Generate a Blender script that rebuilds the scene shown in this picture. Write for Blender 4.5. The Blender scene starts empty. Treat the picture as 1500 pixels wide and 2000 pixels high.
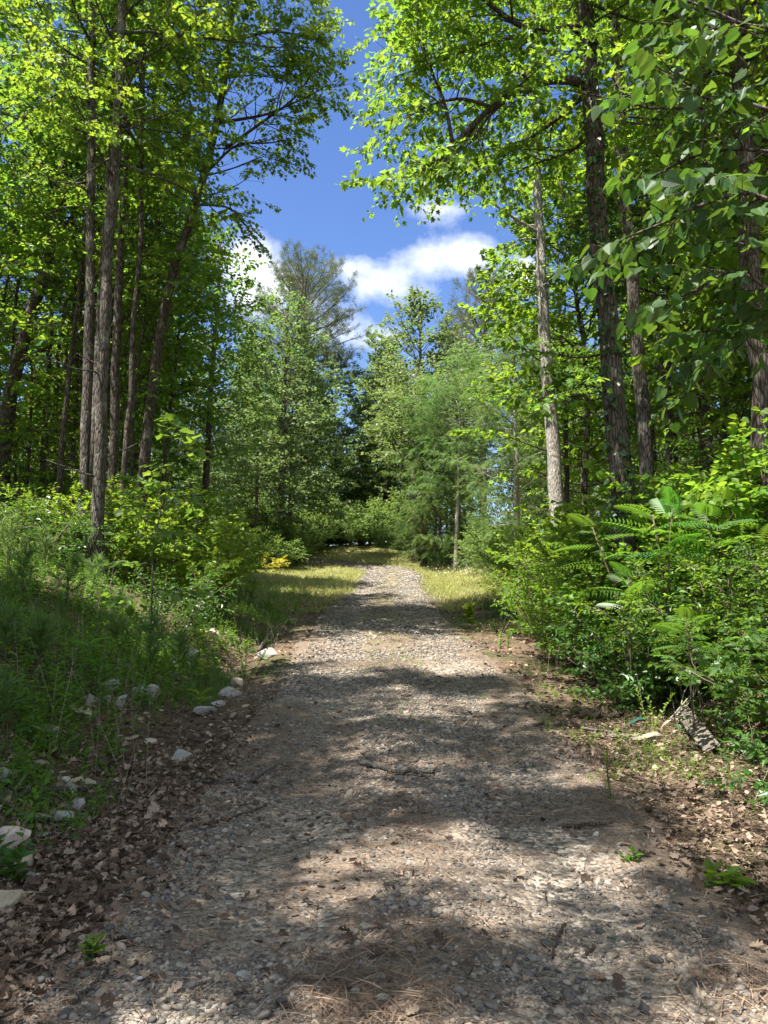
import bpy, math
import numpy as np

R = math.radians
scene = bpy.context.scene
COL = scene.collection
rng = np.random.default_rng(20240511)

# ------------------------------------------------------------------ camera frame
PITCH = R(6.5)
CAM = np.array([0.0, 0.0, 1.6])
FPX = 1503.0


def at(px, py, Y):
    """World point that lies Y metres ahead on the sight line of a photo pixel."""
    a = (px - 750.0) / FPX
    b = (py - 1000.0) / FPX
    r = np.array([a, math.cos(PITCH) + b * math.sin(PITCH), math.sin(PITCH) - b * math.cos(PITCH)])
    return CAM + r * (Y / r[1])


# ------------------------------------------------------------------ noise + terrain
def _hash(ix, iy, s):
    n = (ix * 374761393 + iy * 668265263 + s * 1442695041) & 0x7FFFFFFF
    n = ((n ^ (n >> 13)) * 1274126177) & 0x7FFFFFFF
    return ((n ^ (n >> 16)) & 0xFFFF) / 65535.0


def vnoise(x, y, s=0):
    x = np.asarray(x, float); y = np.asarray(y, float)
    ix = np.floor(x).astype(np.int64); iy = np.floor(y).astype(np.int64)
    fx = x - ix; fy = y - iy
    fx = fx * fx * (3 - 2 * fx); fy = fy * fy * (3 - 2 * fy)
    a = _hash(ix, iy, s); b = _hash(ix + 1, iy, s); c = _hash(ix, iy + 1, s); d = _hash(ix + 1, iy + 1, s)
    return (a * (1 - fx) + b * fx) * (1 - fy) + (c * (1 - fx) + d * fx) * fy - 0.5


def sstep(x, a, b):
    t = np.clip((np.asarray(x, float) - a) / (b - a), 0, 1)
    return t * t * (3 - 2 * t)


_yy = np.linspace(-60, 400, 9201)


def _smooth_curve(ys, vs, sig):
    v = np.interp(_yy, ys, vs)
    k = np.arange(-200, 201) * 0.05
    w = np.exp(-(k / sig) ** 2 / 2); w /= w.sum()
    return np.convolve(np.pad(v, 200, mode='edge'), w, 'valid')


_g = _smooth_curve([-60, 0, 6, 14, 24, 33, 44, 50, 57, 65, 100, 200, 400], [-0.5, 0, 0.12, 0.75, 1.35, 2.1, 3.15, 3.95, 5.05, 5.5, 6.4, 8, 10], 1.6)
_c = _smooth_curve([-60, 0, 6, 14, 24, 33, 44, 47.5, 50, 53, 57, 64, 72, 400], [-.1, -.05, .2, .1, -.15, .25, .5, -.7, -2.8, -6.3, -11, -18, -24, -24], .9)


def gprof(y): return np.interp(y, _yy, _g)
def cx(y): return np.interp(y, _yy, _c)


def H(x, y):
    x = np.asarray(x, float); y = np.asarray(y, float)
    u = x - cx(y)
    far = sstep(y, 17, 31)
    edge = 0.25 * vnoise(y * .45, u * 0 + 3.1, 5)
    L = sstep(-u - 2.35 + edge, 0, 3.9) * 1.42 * (1 - .82 * far) + np.clip(-u - 6.0, 0, 14) * .05
    L = L * (1 - .95 * sstep(y, 36, 46))
    ditch = -.13 * np.exp(-((u + 2.45 + edge) / .45) ** 2) * (1 - far)
    Rr = sstep(u - 2.75 - edge, 0, 2.6) * 1.25 * (1 - .85 * far) + np.clip(u - 5.5, 0, 14) * .05
    rut = -.035 * (np.exp(-((u - .85) / .35) ** 2) + np.exp(-((u + .8) / .35) ** 2)) + .02 * np.exp(-(u / .4) ** 2)
    off = sstep(np.abs(u), 1.7, 3.2)
    n = (.30 * vnoise(x * .35, y * .35, 1) + .12 * vnoise(x * 1.1, y * 1.1, 2)) * off + .05 * vnoise(x * .7, y * .7, 3) + .03 * vnoise(x * 2.3, y * 2.3, 4) * off
    return gprof(y) + L + Rr + ditch + rut + n


def ground_pt(x, y):
    return np.array([x, y, float(H(x, y))])


def on_ground(px, py):
    """Where the sight line of a photo pixel meets the terrain."""
    lo = 1.5
    for Y in np.arange(1.5, 80, .05):
        p = at(px, py, Y)
        if p[2] <= H(p[0], p[1]):
            return np.array([p[0], p[1], float(H(p[0], p[1]))])
    return None


# ------------------------------------------------------------------ geometry helpers
class Geo:
    def __init__(self):
        self.V = []; self.L = []; self.C = []; self.Rn = []; self.n = 0

    def add(self, V, L, C, rn=None):
        V = np.asarray(V, np.float32).reshape(-1, 3)
        self.V.append(V); self.L.append(np.asarray(L, np.int64).ravel() + self.n); self.C.append(np.asarray(C, np.int64).ravel())
        if rn is None:
            rn = np.full(len(V), .5, np.float32)
        self.Rn.append(np.asarray(rn, np.float32)); self.n += len(V)

    def merge(self, other, off=(0, 0, 0), sc=1.0, rz=0.0):
        c, s = math.cos(rz), math.sin(rz)
        M = np.array([[c, -s, 0], [s, c, 0], [0, 0, 1]]) * sc
        for V, L, C, rn in zip(other.V, other.L, other.C, other.Rn):
            pass
        V = np.concatenate(other.V); L = np.concatenate(other.L); C = np.concatenate(other.C); rn = np.concatenate(other.Rn)
        self.add(V @ M.T + np.asarray(off), L, C, rn)


def setp(o, label=None, cat=None, group=None, kind=None):
    if label: o['label'] = label
    if cat: o['category'] = cat
    if group: o['group'] = group
    if kind: o['kind'] = kind
    return o


def build(name, geo, mats, parent=None, origin=(0, 0, 0), smooth=True, loc=None):
    V = np.concatenate(geo.V) - np.asarray(origin, np.float32)
    L = np.concatenate(geo.L).astype(np.int32); C = np.concatenate(geo.C)
    me = bpy.data.meshes.new(name)
    me.vertices.add(len(V)); me.vertices.foreach_set('co', V.astype(np.float32).ravel())
    me.loops.add(len(L)); me.loops.foreach_set('vertex_index', L)
    me.polygons.add(len(C))
    st = np.concatenate([[0], np.cumsum(C)[:-1]]).astype(np.int32)
    me.polygons.foreach_set('loop_start', st)
    me.polygons.foreach_set('use_smooth', np.full(len(C), smooth, bool))
    a = me.attributes.new('rnd', 'FLOAT', 'POINT')
    a.data.foreach_set('value', np.concatenate(geo.Rn))
    me.update(calc_edges=True)
    me.materials.append(mats)
    o = bpy.data.objects.new(name, me)
    COL.objects.link(o)
    if parent is not None:
        o.parent = parent
    elif loc is not None:
        o.location = loc
    return o


def empty(name, loc, label, cat, group=None):
    o = bpy.data.objects.new(name, None)
    o.location = tuple(float(v) for v in loc); o.empty_display_size = .2
    COL.objects.link(o)
    return setp(o, label, cat, group)


def copy_thing(root, loc, rz=0.0, sc=1.0, label=None, group=None, tilt=(0, 0)):
    r = root.copy(); COL.objects.link(r)
    r.location = tuple(float(v) for v in loc); r.rotation_euler = (tilt[0], tilt[1], rz)
    r.scale = (sc, sc, sc) if np.isscalar(sc) else sc
    if label: r['label'] = label
    if group: r['group'] = group
    for ch in list(root.children):
        c = ch.copy(); COL.objects.link(c); c.parent = r
        for g in list(ch.children):
            d = g.copy(); COL.objects.link(d); d.parent = c
    return r


def unit(v):
    v = np.asarray(v, float)
    return v / np.maximum(np.linalg.norm(v, axis=-1, keepdims=True), 1e-9)


def tube(G, pts, rad, k=6, rough=0.0, rg=None, rn=.5):
    pts = np.asarray(pts, float); n = len(pts)
    rad = np.broadcast_to(np.asarray(rad, float), (n,))
    T = unit(np.gradient(pts, axis=0))
    m = np.abs(T.mean(0)); ref = np.eye(3)[int(np.argmin(m))]
    A = unit(np.cross(T, ref)); B = np.cross(T, A)
    th = np.arange(k) * 2 * np.pi / k
    rr = rad[:, None] * np.ones(k)
    if rough and rg is not None:
        ph = rg.uniform(0, 6.28, 3)
        rr = rr * (1 + rough * (np.sin(2 * th + ph[0])[None] * .5 + np.sin(3 * th + ph[1])[None] * .35 + rg.normal(0, .45, (n, k))))
    V = pts[:, None] + rr[..., None] * (np.cos(th)[None, :, None] * A[:, None] + np.sin(th)[None, :, None] * B[:, None])
    i = np.arange(n - 1)[:, None] * k; j = np.arange(k)[None]; j2 = (j + 1) % k
    F = np.stack([i + j, i + j2, i + k + j2, i + k + j], -1).reshape(-1, 4)
    L = F.ravel(); C = np.full(len(F), 4)
    L = np.concatenate([L, np.arange(k)[::-1], (n - 1) * k + np.arange(k)]); C = np.concatenate([C, [k, k]])
    G.add(V.reshape(-1, 3), L, C, np.full(n * k, rn))


def twig_tubes(G, P, D, Ln, r, sag=.12):
    """many thin three-sided twigs at once"""
    N = len(P)
    if N == 0: return
    t = np.array([0, .5, 1.0])
    X = P[:, None] + D[:, None] * (Ln[:, None] * t)[..., None]
    X[..., 2] -= sag * Ln[:, None] * t ** 2
    up = np.tile([0., 0, 1.], (N, 1)); A = unit(np.cross(D, up) + 1e-6); B = np.cross(D, A)
    th = np.arange(3) * 2.0944
    rr = r * np.array([1, .75, .35])
    V = X[:, :, None] + rr[None, :, None, None] * (np.cos(th)[None, None, :, None] * A[:, None, None] + np.sin(th)[None, None, :, None] * B[:, None, None])
    f = []
    for s in range(2):
        for j in range(3):
            f.append([s * 3 + j, s * 3 + (j + 1) % 3, s * 3 + 3 + (j + 1) % 3, s * 3 + 3 + j])
    f = np.array(f)
    L = (np.arange(N)[:, None, None] * 9 + f[None]).ravel()
    G.add(V.reshape(-1, 3), L, np.full(N * 6, 4))


# leaf templates: (verts, loops, counts); y along the leaf, unit length
def _T(v, faces):
    return (np.array(v, float), np.concatenate([np.array(f) for f in faces]), np.array([len(f) for f in faces]))


def _half(prof, fold=.22, droop=.12):
    """mirror a half outline [(x,y)...] whose first and last points lie on the midrib"""
    n = len(prof); v = []
    for x, y in prof: v.append((x, y, fold * x - droop * y * y))
    for x, y in prof[1:-1]: v.append((-x, y, fold * x - droop * y * y))
    right = list(range(n))
    left = [0] + list(range(n, n + n - 2)) + [n - 1]
    return _T(v, [right, left[::-1]])


T_MAPLE = _half([(0, 0), (.2, -.03), (.46, .16), (.27, .3), (.52, .6), (.2, .56), (0, 1)], .18, .2)
T_TULIP = _half([(0, 0), (.25, -.05), (.5, .25), (.34, .45), (.42, .88), (.16, .82), (0, .84)], .2, .15)
T_OVAL = _half([(0, 0), (.24, .28), (.22, .62), (0, 1)], .35, .22)
T_HEART = _half([(0, .08), (.2, -.07), (.44, .1), (.5, .38), (.3, .78), (0, 1.08)], .16, .2)
T_LANCE = _half([(0, 0), (.1, .3), (.08, .65), (0, 1)], .4, .3)
T_DIA = _T([(0, 0, 0), (.36, .45, .07), (0, 1, -.15), (-.36, .5, .02)], [[0, 1, 2, 3]])
T_OAK = _half([(0, 0), (.12, .12), (.3, .22), (.14, .34), (.42, .5), (.18, .58), (.32, .8), (0, 1)], .5, -.25)
T_CURL = _half([(0, 0), (.28, .3), (.2, .7), (0, 1)], .8, -.3)
T_NEEDLE = _T([(-.012, 0, 0), (.012, 0, 0), (.006, 1, -.08)], [[0, 1, 2]])


def _frond(nl=7, ll=.3, lw=.1, taper=True):
    V = []; F = []
    def q(a, b, c, d):
        i = len(V); V.extend([a, b, c, d]); F.append([i, i + 1, i + 2, i + 3])
    q((-.008, 0, 0), (.008, 0, 0), (.004, 1, -.18), (-.004, 1, -.18))
    for k in range(nl):
        y = .14 + .82 * k / (nl - 1); z = -.18 * y * y
        L = ll * (math.sin(math.pi * min(.98, .22 + .72 * y)) ** .6 if taper else 1)
        for s in (-1, 1):
            tx, ty = s * L * .95, y + L * .28
            q((0, y, z), (s * L * .45, y + L * .13 - lw * .5, z + .02), (tx, ty, z - L * .25), (s * L * .45, y + L * .13 + lw * .5, z + .02))
    return _T(V, F)


T_FROND = _frond(12, .26, .062)
T_FEATHER = _frond(6, .22, .09)


def scatter(G, T, P, A, Nn, S, rn):
    tv, tl, tc = T
    N = len(P); m = len(tv)
    if N == 0: return
    Y = unit(A); X = unit(np.cross(Y, Nn) + 1e-7); Z = np.cross(X, Y)
    S = np.broadcast_to(np.asarray(S, float), (N,))
    V = P[:, None] + S[:, None, None] * (tv[None, :, 0:1] * X[:, None] + tv[None, :, 1:2] * Y[:, None] + tv[None, :, 2:3] * Z[:, None])
    L = (np.arange(N)[:, None] * m + tl[None]).ravel()
    G.add(V.reshape(-1, 3), L, np.tile(tc, N), np.repeat(rn, m))


# ------------------------------------------------------------------ materials
def new_mat(name):
    m = bpy.data.materials.new(name); m.use_nodes = True
    nt = m.node_tree; nt.nodes.clear()
    return m, nt


def nd(nt, t, **kw):
    n = nt.nodes.new(t)
    for k, v in kw.items():
        if k.startswith('i_'): n.inputs[k[2:].replace('_', ' ')].default_value = v
        else: setattr(n, k, v)
    return n


def mth(nt, op, a, b=None, c=None, clamp=False):
    n = nt.nodes.new('ShaderNodeMath'); n.operation = op; n.use_clamp = clamp
    for i, v in enumerate((a, b, c)):
        if v is None: continue
        if isinstance(v, (int, float)): n.inputs[i].default_value = v
        else: nt.links.new(v, n.inputs[i])
    return n.outputs[0]


def ramp(nt, fac, stops):
    n = nt.nodes.new('ShaderNodeValToRGB')
    e = n.color_ramp.elements
    while len(e) < len(stops): e.new(.5)
    for el, (p, c) in zip(e, stops):
        el.position = p; el.color = (*c, 1) if len(c) == 3 else c
    nt.links.new(fac, n.inputs[0])
    return n.outputs[0]


def mixc(nt, fac, a, b, bt='MIX'):
    n = nt.nodes.new('ShaderNodeMix'); n.data_type = 'RGBA'; n.blend_type = bt
    for s, v in ((n.inputs[0], fac), (n.inputs[6], a), (n.inputs[7], b)):
        if isinstance(v, (int, float)): s.default_value = v
        elif isinstance(v, tuple): s.default_value = (*v, 1)
        else: nt.links.new(v, s)
    return n.outputs[2]


def noise(nt, vec, scale, detail=4, rough=.55):
    n = nd(nt, 'ShaderNodeTexNoise'); n.inputs['Scale'].default_value = scale; n.inputs['Detail'].default_value = detail; n.inputs['Roughness'].default_value = rough
    if vec is not None: nt.links.new(vec, n.inputs['Vector'])
    return n.outputs[0]


def leaf_mat(name, col, trans, tf=.5, rough=.45, hv=.035, vv=.5, spec=.35):
    m, nt = new_mat(name)
    at_ = nd(nt, 'ShaderNodeAttribute', attribute_name='rnd')
    oi = nd(nt, 'ShaderNodeObjectInfo')
    hue = mth(nt, 'ADD', mth(nt, 'MULTIPLY_ADD', at_.outputs['Fac'], hv, .5 - hv / 2), mth(nt, 'MULTIPLY_ADD', oi.outputs['Random'], hv * .7, -hv * .35))
    frac = mth(nt, 'FRACT', mth(nt, 'MULTIPLY', at_.outputs['Fac'], 7.31))
    val = mth(nt, 'MULTIPLY_ADD', frac, vv, 1 - vv / 2)
    outs = []
    for c in (col, trans):
        h = nd(nt, 'ShaderNodeHueSaturation'); h.inputs['Color'].default_value = (*c, 1)
        nt.links.new(hue, h.inputs['Hue']); nt.links.new(val, h.inputs['Value']); outs.append(h.outputs[0])
    b = nd(nt, 'ShaderNodeBsdfPrincipled'); nt.links.new(outs[0], b.inputs['Base Color'])
    b.inputs['Roughness'].default_value = rough; b.inputs['Specular IOR Level'].default_value = spec
    t = nd(nt, 'ShaderNodeBsdfTranslucent'); nt.links.new(outs[1], t.inputs['Color'])
    mx = nd(nt, 'ShaderNodeMixShader'); mx.inputs[0].default_value = tf
    nt.links.new(b.outputs[0], mx.inputs[1]); nt.links.new(t.outputs[0], mx.inputs[2])
    o = nd(nt, 'ShaderNodeOutputMaterial'); nt.links.new(mx.outputs[0], o.inputs[0])
    return m


def bark_mat(name, dark, light, lichen=(.34, .36, .3), lich=.45, scale=1.0):
    m, nt = new_mat(name)
    tc = nd(nt, 'ShaderNodeTexCoord'); mp = nd(nt, 'ShaderNodeMapping')
    mp.inputs['Scale'].default_value = (scale, scale, scale * .21); nt.links.new(tc.outputs['Object'], mp.inputs[0])
    v = mp.outputs[0]
    fis = noise(nt, v, 26, 5, .65)
    vo = nd(nt, 'ShaderNodeTexVoronoi', feature='DISTANCE_TO_EDGE'); vo.inputs['Scale'].default_value = 25; nt.links.new(v, vo.inputs['Vector'])
    crack = mth(nt, 'MULTIPLY', vo.outputs[0], 4.0, clamp=True)
    h = mth(nt, 'ADD', mth(nt, 'MULTIPLY', fis, .5), mth(nt, 'MULTIPLY', crack, .45))
    base = ramp(nt, h, [(.25, dark), (.62, light)])
    li = noise(nt, tc.outputs['Object'], 2.6, 5, .7)
    lm = ramp(nt, li, [(1 - lich - .03, (0, 0, 0)), (1 - lich + .1, (1, 1, 1))])
    colr = mixc(nt, mth(nt, 'MULTIPLY', lm, .6), base, lichen)
    b = nd(nt, 'ShaderNodeBsdfPrincipled'); nt.links.new(colr, b.inputs['Base Color']); b.inputs['Roughness'].default_value = .9
    b.inputs['Specular IOR Level'].default_value = .15
    bp = nd(nt, 'ShaderNodeBump'); bp.inputs['Strength'].default_value = .9; bp.inputs['Distance'].default_value = .03
    nt.links.new(h, bp.inputs['Height']); nt.links.new(bp.outputs[0], b.inputs['Normal'])
    o = nd(nt, 'ShaderNodeOutputMaterial'); nt.links.new(b.outputs[0], o.inputs[0])
    return m


def rnd_mat(name, stops, rough=.85, bump=0.0, bscale=40, spec=.25, trans=0.0):
    """a colour picked per piece by its random attribute, with fine mottling"""
    m, nt = new_mat(name)
    a = nd(nt, 'ShaderNodeAttribute', attribute_name='rnd')
    tc = nd(nt, 'ShaderNodeTexCoord')
    n = noise(nt, tc.outputs['Object'], bscale, 5, .65)
    c = ramp(nt, a.outputs['Fac'], stops)
    mul = ramp(nt, n, [(.3, (.72, .72, .72)), (.7, (1.12, 1.12, 1.12))])
    c = mixc(nt, 1.0, c, mul, 'MULTIPLY')
    b = nd(nt, 'ShaderNodeBsdfPrincipled'); nt.links.new(c, b.inputs['Base Color']); b.inputs['Roughness'].default_value = rough; b.inputs['Specular IOR Level'].default_value = spec
    if bump:
        bp = nd(nt, 'ShaderNodeBump'); bp.inputs['Strength'].default_value = bump; bp.inputs['Distance'].default_value = .02
        nt.links.new(n, bp.inputs['Height']); nt.links.new(bp.outputs[0], b.inputs['Normal'])
    o = nd(nt, 'ShaderNodeOutputMaterial')
    if trans:
        t = nd(nt, 'ShaderNodeBsdfTranslucent'); nt.links.new(c, t.inputs['Color'])
        mx = nd(nt, 'ShaderNodeMixShader'); mx.inputs[0].default_value = trans
        nt.links.new(b.outputs[0], mx.inputs[1]); nt.links.new(t.outputs[0], mx.inputs[2]); nt.links.new(mx.outputs[0], o.inputs[0])
    else:
        nt.links.new(b.outputs[0], o.inputs[0])
    return m


M = {}
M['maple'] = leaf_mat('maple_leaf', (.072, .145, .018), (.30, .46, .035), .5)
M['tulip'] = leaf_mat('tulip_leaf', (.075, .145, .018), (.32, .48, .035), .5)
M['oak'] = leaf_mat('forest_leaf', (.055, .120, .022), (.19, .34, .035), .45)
M['far'] = leaf_mat('far_haze_leaf', (.118, .172, .062), (.25, .36, .085), .42, vv=.6)  # paled and greyed so the leaf colour carries distance haze
M['feather'] = leaf_mat('feathery_leaf', (.105, .170, .055), (.22, .35, .07), .45)
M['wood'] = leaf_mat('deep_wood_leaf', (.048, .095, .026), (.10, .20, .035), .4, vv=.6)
M['redbud'] = leaf_mat('heart_leaf', (.034, .085, .020), (.11, .22, .022), .4, rough=.45, spec=.35)
M['shrub'] = leaf_mat('shrub_leaf', (.105, .185, .022), (.30, .46, .035), .48)
M['shrubdark'] = leaf_mat('dark_shrub_leaf', (.050, .115, .022), (.14, .28, .03), .42, rough=.38, spec=.5)
M['sumac'] = leaf_mat('sumac_frond', (.055, .130, .022), (.18, .36, .03), .45, rough=.4)
M['weed'] = leaf_mat('weed_leaf', (.070, .145, .022), (.24, .40, .035), .45, vv=.7)
M['pine'] = leaf_mat('pine_needle', (.118, .135, .060), (.14, .17, .05), .35, vv=.6)
M['seedling'] = leaf_mat('seedling_needle', (.10, .175, .05), (.22, .34, .07), .4)
M['grass'] = leaf_mat('meadow_grass', (.36, .37, .13), (.44, .46, .14), .45, hv=.06, vv=.6)
M['grassdk'] = leaf_mat('verge_grass', (.10, .17, .035), (.22, .34, .05), .45, hv=.05, vv=.6)
M['belt'] = leaf_mat('clearing_shrub_leaf', (.105, .170, .048), (.25, .37, .07), .48)
M['ivy'] = leaf_mat('ivy_leaf', (.030, .075, .018), (.06, .14, .02), .3, rough=.32, spec=.5)
M['yellow'] = leaf_mat('yellow_leaf', (.30, .29, .03), (.4, .38, .03), .45)
M['limeleaf'] = leaf_mat('lime_leaf', (.16, .24, .02), (.34, .48, .03), .5)
M['flower'] = leaf_mat('white_flower', (.7, .7, .66), (.5, .5, .45), .3, hv=.0, vv=.2)

M['bark_grey'] = bark_mat('grey_bark', (.030, .026, .022), (.125, .108, .09), lichen=(.27, .27, .22))
M['bark_dark'] = bark_mat('dark_bark', (.030, .024, .020), (.12, .098, .08), lich=.4)
M['bark_pale'] = bark_mat('pale_bark', (.16, .14, .12), (.42, .38, .34), lichen=(.5, .5, .46), lich=.45)
M['bark_pine'] = bark_mat('pine_bark', (.05, .035, .028), (.20, .145, .11), lich=.25)
M['stem'] = rnd_mat('green_stem', [(0, (.09, .10, .035)), (1, (.13, .12, .05))])
M['stembrown'] = rnd_mat('brown_stem', [(0, (.09, .065, .045)), (1, (.16, .12, .09))])
M['drystalk'] = rnd_mat('dry_stalk', [(0, (.30, .25, .19)), (1, (.45, .39, .31))])
M['gravel'] = rnd_mat('gravel_stone', [(0, (.045, .044, .044)), (.25, (.12, .11, .098)), (.5, (.195, .172, .147)), (.75, (.33, .285, .235)), (.88, (.30, .235, .165)), (1, (.54, .51, .46))], bscale=60, rough=.8)
M['litter'] = rnd_mat('dead_leaf', [(0, (.05, .034, .025)), (.35, (.12, .08, .056)), (.7, (.25, .18, .13)), (1, (.42, .32, .24))], bscale=25, trans=.12)
M['straw'] = rnd_mat('pine_straw', [(0, (.09, .06, .043)), (.6, (.20, .135, .095)), (1, (.36, .265, .19))])


def rock_mat(name, a, b, c=None):
    m, nt = new_mat(name)
    tc = nd(nt, 'ShaderNodeTexCoord'); oi = nd(nt, 'ShaderNodeObjectInfo')
    n1 = noise(nt, tc.outputs['Object'], 4, 8, .65); n2 = noise(nt, tc.outputs['Object'], 22, 6, .7)
    col_ = ramp(nt, n1, [(.35, a), (.65, b)])
    if c: col_ = mixc(nt, ramp(nt, n2, [(.52, (0, 0, 0)), (.66, (1, 1, 1))]), col_, c)
    v = nd(nt, 'ShaderNodeHueSaturation'); nt.links.new(col_, v.inputs['Color'])
    nt.links.new(mth(nt, 'MULTIPLY_ADD', oi.outputs['Random'], .5, .75), v.inputs['Value'])
    b_ = nd(nt, 'ShaderNodeBsdfPrincipled'); nt.links.new(v.outputs[0], b_.inputs['Base Color']); b_.inputs['Roughness'].default_value = .85
    bp = nd(nt, 'ShaderNodeBump'); bp.inputs['Strength'].default_value = .7; bp.inputs['Distance'].default_value = .02
    nt.links.new(mth(nt, 'ADD', n1, mth(nt, 'MULTIPLY', n2, .5)), bp.inputs['Height']); nt.links.new(bp.outputs[0], b_.inputs['Normal'])
    o = nd(nt, 'ShaderNodeOutputMaterial'); nt.links.new(b_.outputs[0], o.inputs[0])
    return m


M['rock_white'] = rock_mat('white_quartz', (.28, .26, .235), (.52, .49, .45), (.22, .19, .15))
M['rock_pink'] = rock_mat('pink_quartz', (.45, .35, .30), (.64, .55, .50), (.5, .4, .3))
M['rock_tan'] = rock_mat('tan_rock', (.34, .27, .18), (.52, .44, .32), (.24, .22, .2))
M['rock_grey'] = rock_mat('grey_rock', (.19, .185, .17), (.36, .35, .32), (.40, .40, .36))
M['wood_old'] = rock_mat('weathered_wood', (.085, .07, .057), (.14, .115, .095), (.11, .09, .07))
M['wood_lichen'] = bark_mat('lichened_wood', (.05, .045, .04), (.17, .15, .13), lichen=(.34, .36, .31), lich=.42, scale=2.5)
M['wood_brown'] = bark_mat('brown_wood', (.05, .035, .025), (.17, .12, .09), lich=.2, scale=2.5)


def plain(name, c, rough=.5):
    m, nt = new_mat(name)
    tc = nd(nt, 'ShaderNodeTexCoord'); n = noise(nt, tc.outputs['Object'], 30, 4)
    cc = mixc(nt, n, tuple(v * .7 for v in c), tuple(min(1, v * 1.25) for v in c))
    b = nd(nt, 'ShaderNodeBsdfPrincipled'); nt.links.new(cc, b.inputs['Base Color']); b.inputs['Roughness'].default_value = rough
    o = nd(nt, 'ShaderNodeOutputMaterial'); nt.links.new(b.outputs[0], o.inputs[0])
    return m


M['plastic'] = plain('green_plastic', (.010, .065, .052), .45)
M['turq'] = plain('turquoise_plastic', (.12, .45, .38), .4)
M['board_edge'] = plain('pale_board', (.27, .22, .165), .85)


def ground_mat():
    m, nt = new_mat('forest_floor')
    g = nd(nt, 'ShaderNodeNewGeometry'); P = g.outputs['Position']
    n1 = noise(nt, P, .9, 6, .6); n2 = noise(nt, P, 14, 6, .7); n3 = noise(nt, P, 55, 4, .7)
    c = ramp(nt, n2, [(.3, (.045, .032, .022)), (.5, (.11, .08, .058)), (.72, (.23, .175, .13))])
    clay = ramp(nt, n3, [(.3, (.13, .085, .05)), (.7, (.24, .17, .115))])
    c = mixc(nt, ramp(nt, n1, [(.45, (0, 0, 0)), (.62, (1, 1, 1))]), c, clay)
    moss = mixc(nt, n3, (.03, .05, .014), (.075, .10, .03))
    n4 = noise(nt, P, .55, 5, .6)
    sep = nd(nt, 'ShaderNodeSeparateXYZ'); nt.links.new(P, sep.inputs[0])
    fary = mth(nt, 'MULTIPLY', mth(nt, 'SUBTRACT', sep.outputs[1], 26.0), .12, clamp=True)
    mk = mth(nt, 'ADD', ramp(nt, n4, [(.5, (0, 0, 0)), (.62, (.7, .7, .7))]), mth(nt, 'MULTIPLY', fary, .55), clamp=True)
    c = mixc(nt, mk, c, moss)
    c = mixc(nt, mth(nt, 'MULTIPLY', fary, .8), c, mixc(nt, n3, (.13, .13, .045), (.27, .25, .11)))
    b = nd(nt, 'ShaderNodeBsdfPrincipled'); nt.links.new(c, b.inputs['Base Color']); b.inputs['Roughness'].default_value = .95; b.inputs['Specular IOR Level'].default_value = .1
    bp = nd(nt, 'ShaderNodeBump'); bp.inputs['Strength'].default_value = .8; bp.inputs['Distance'].default_value = .05
    nt.links.new(mth(nt, 'ADD', n2, mth(nt, 'MULTIPLY', n3, .6)), bp.inputs['Height']); nt.links.new(bp.outputs[0], b.inputs['Normal'])
    o = nd(nt, 'ShaderNodeOutputMaterial'); nt.links.new(b.outputs[0], o.inputs[0])
    return m


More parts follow.
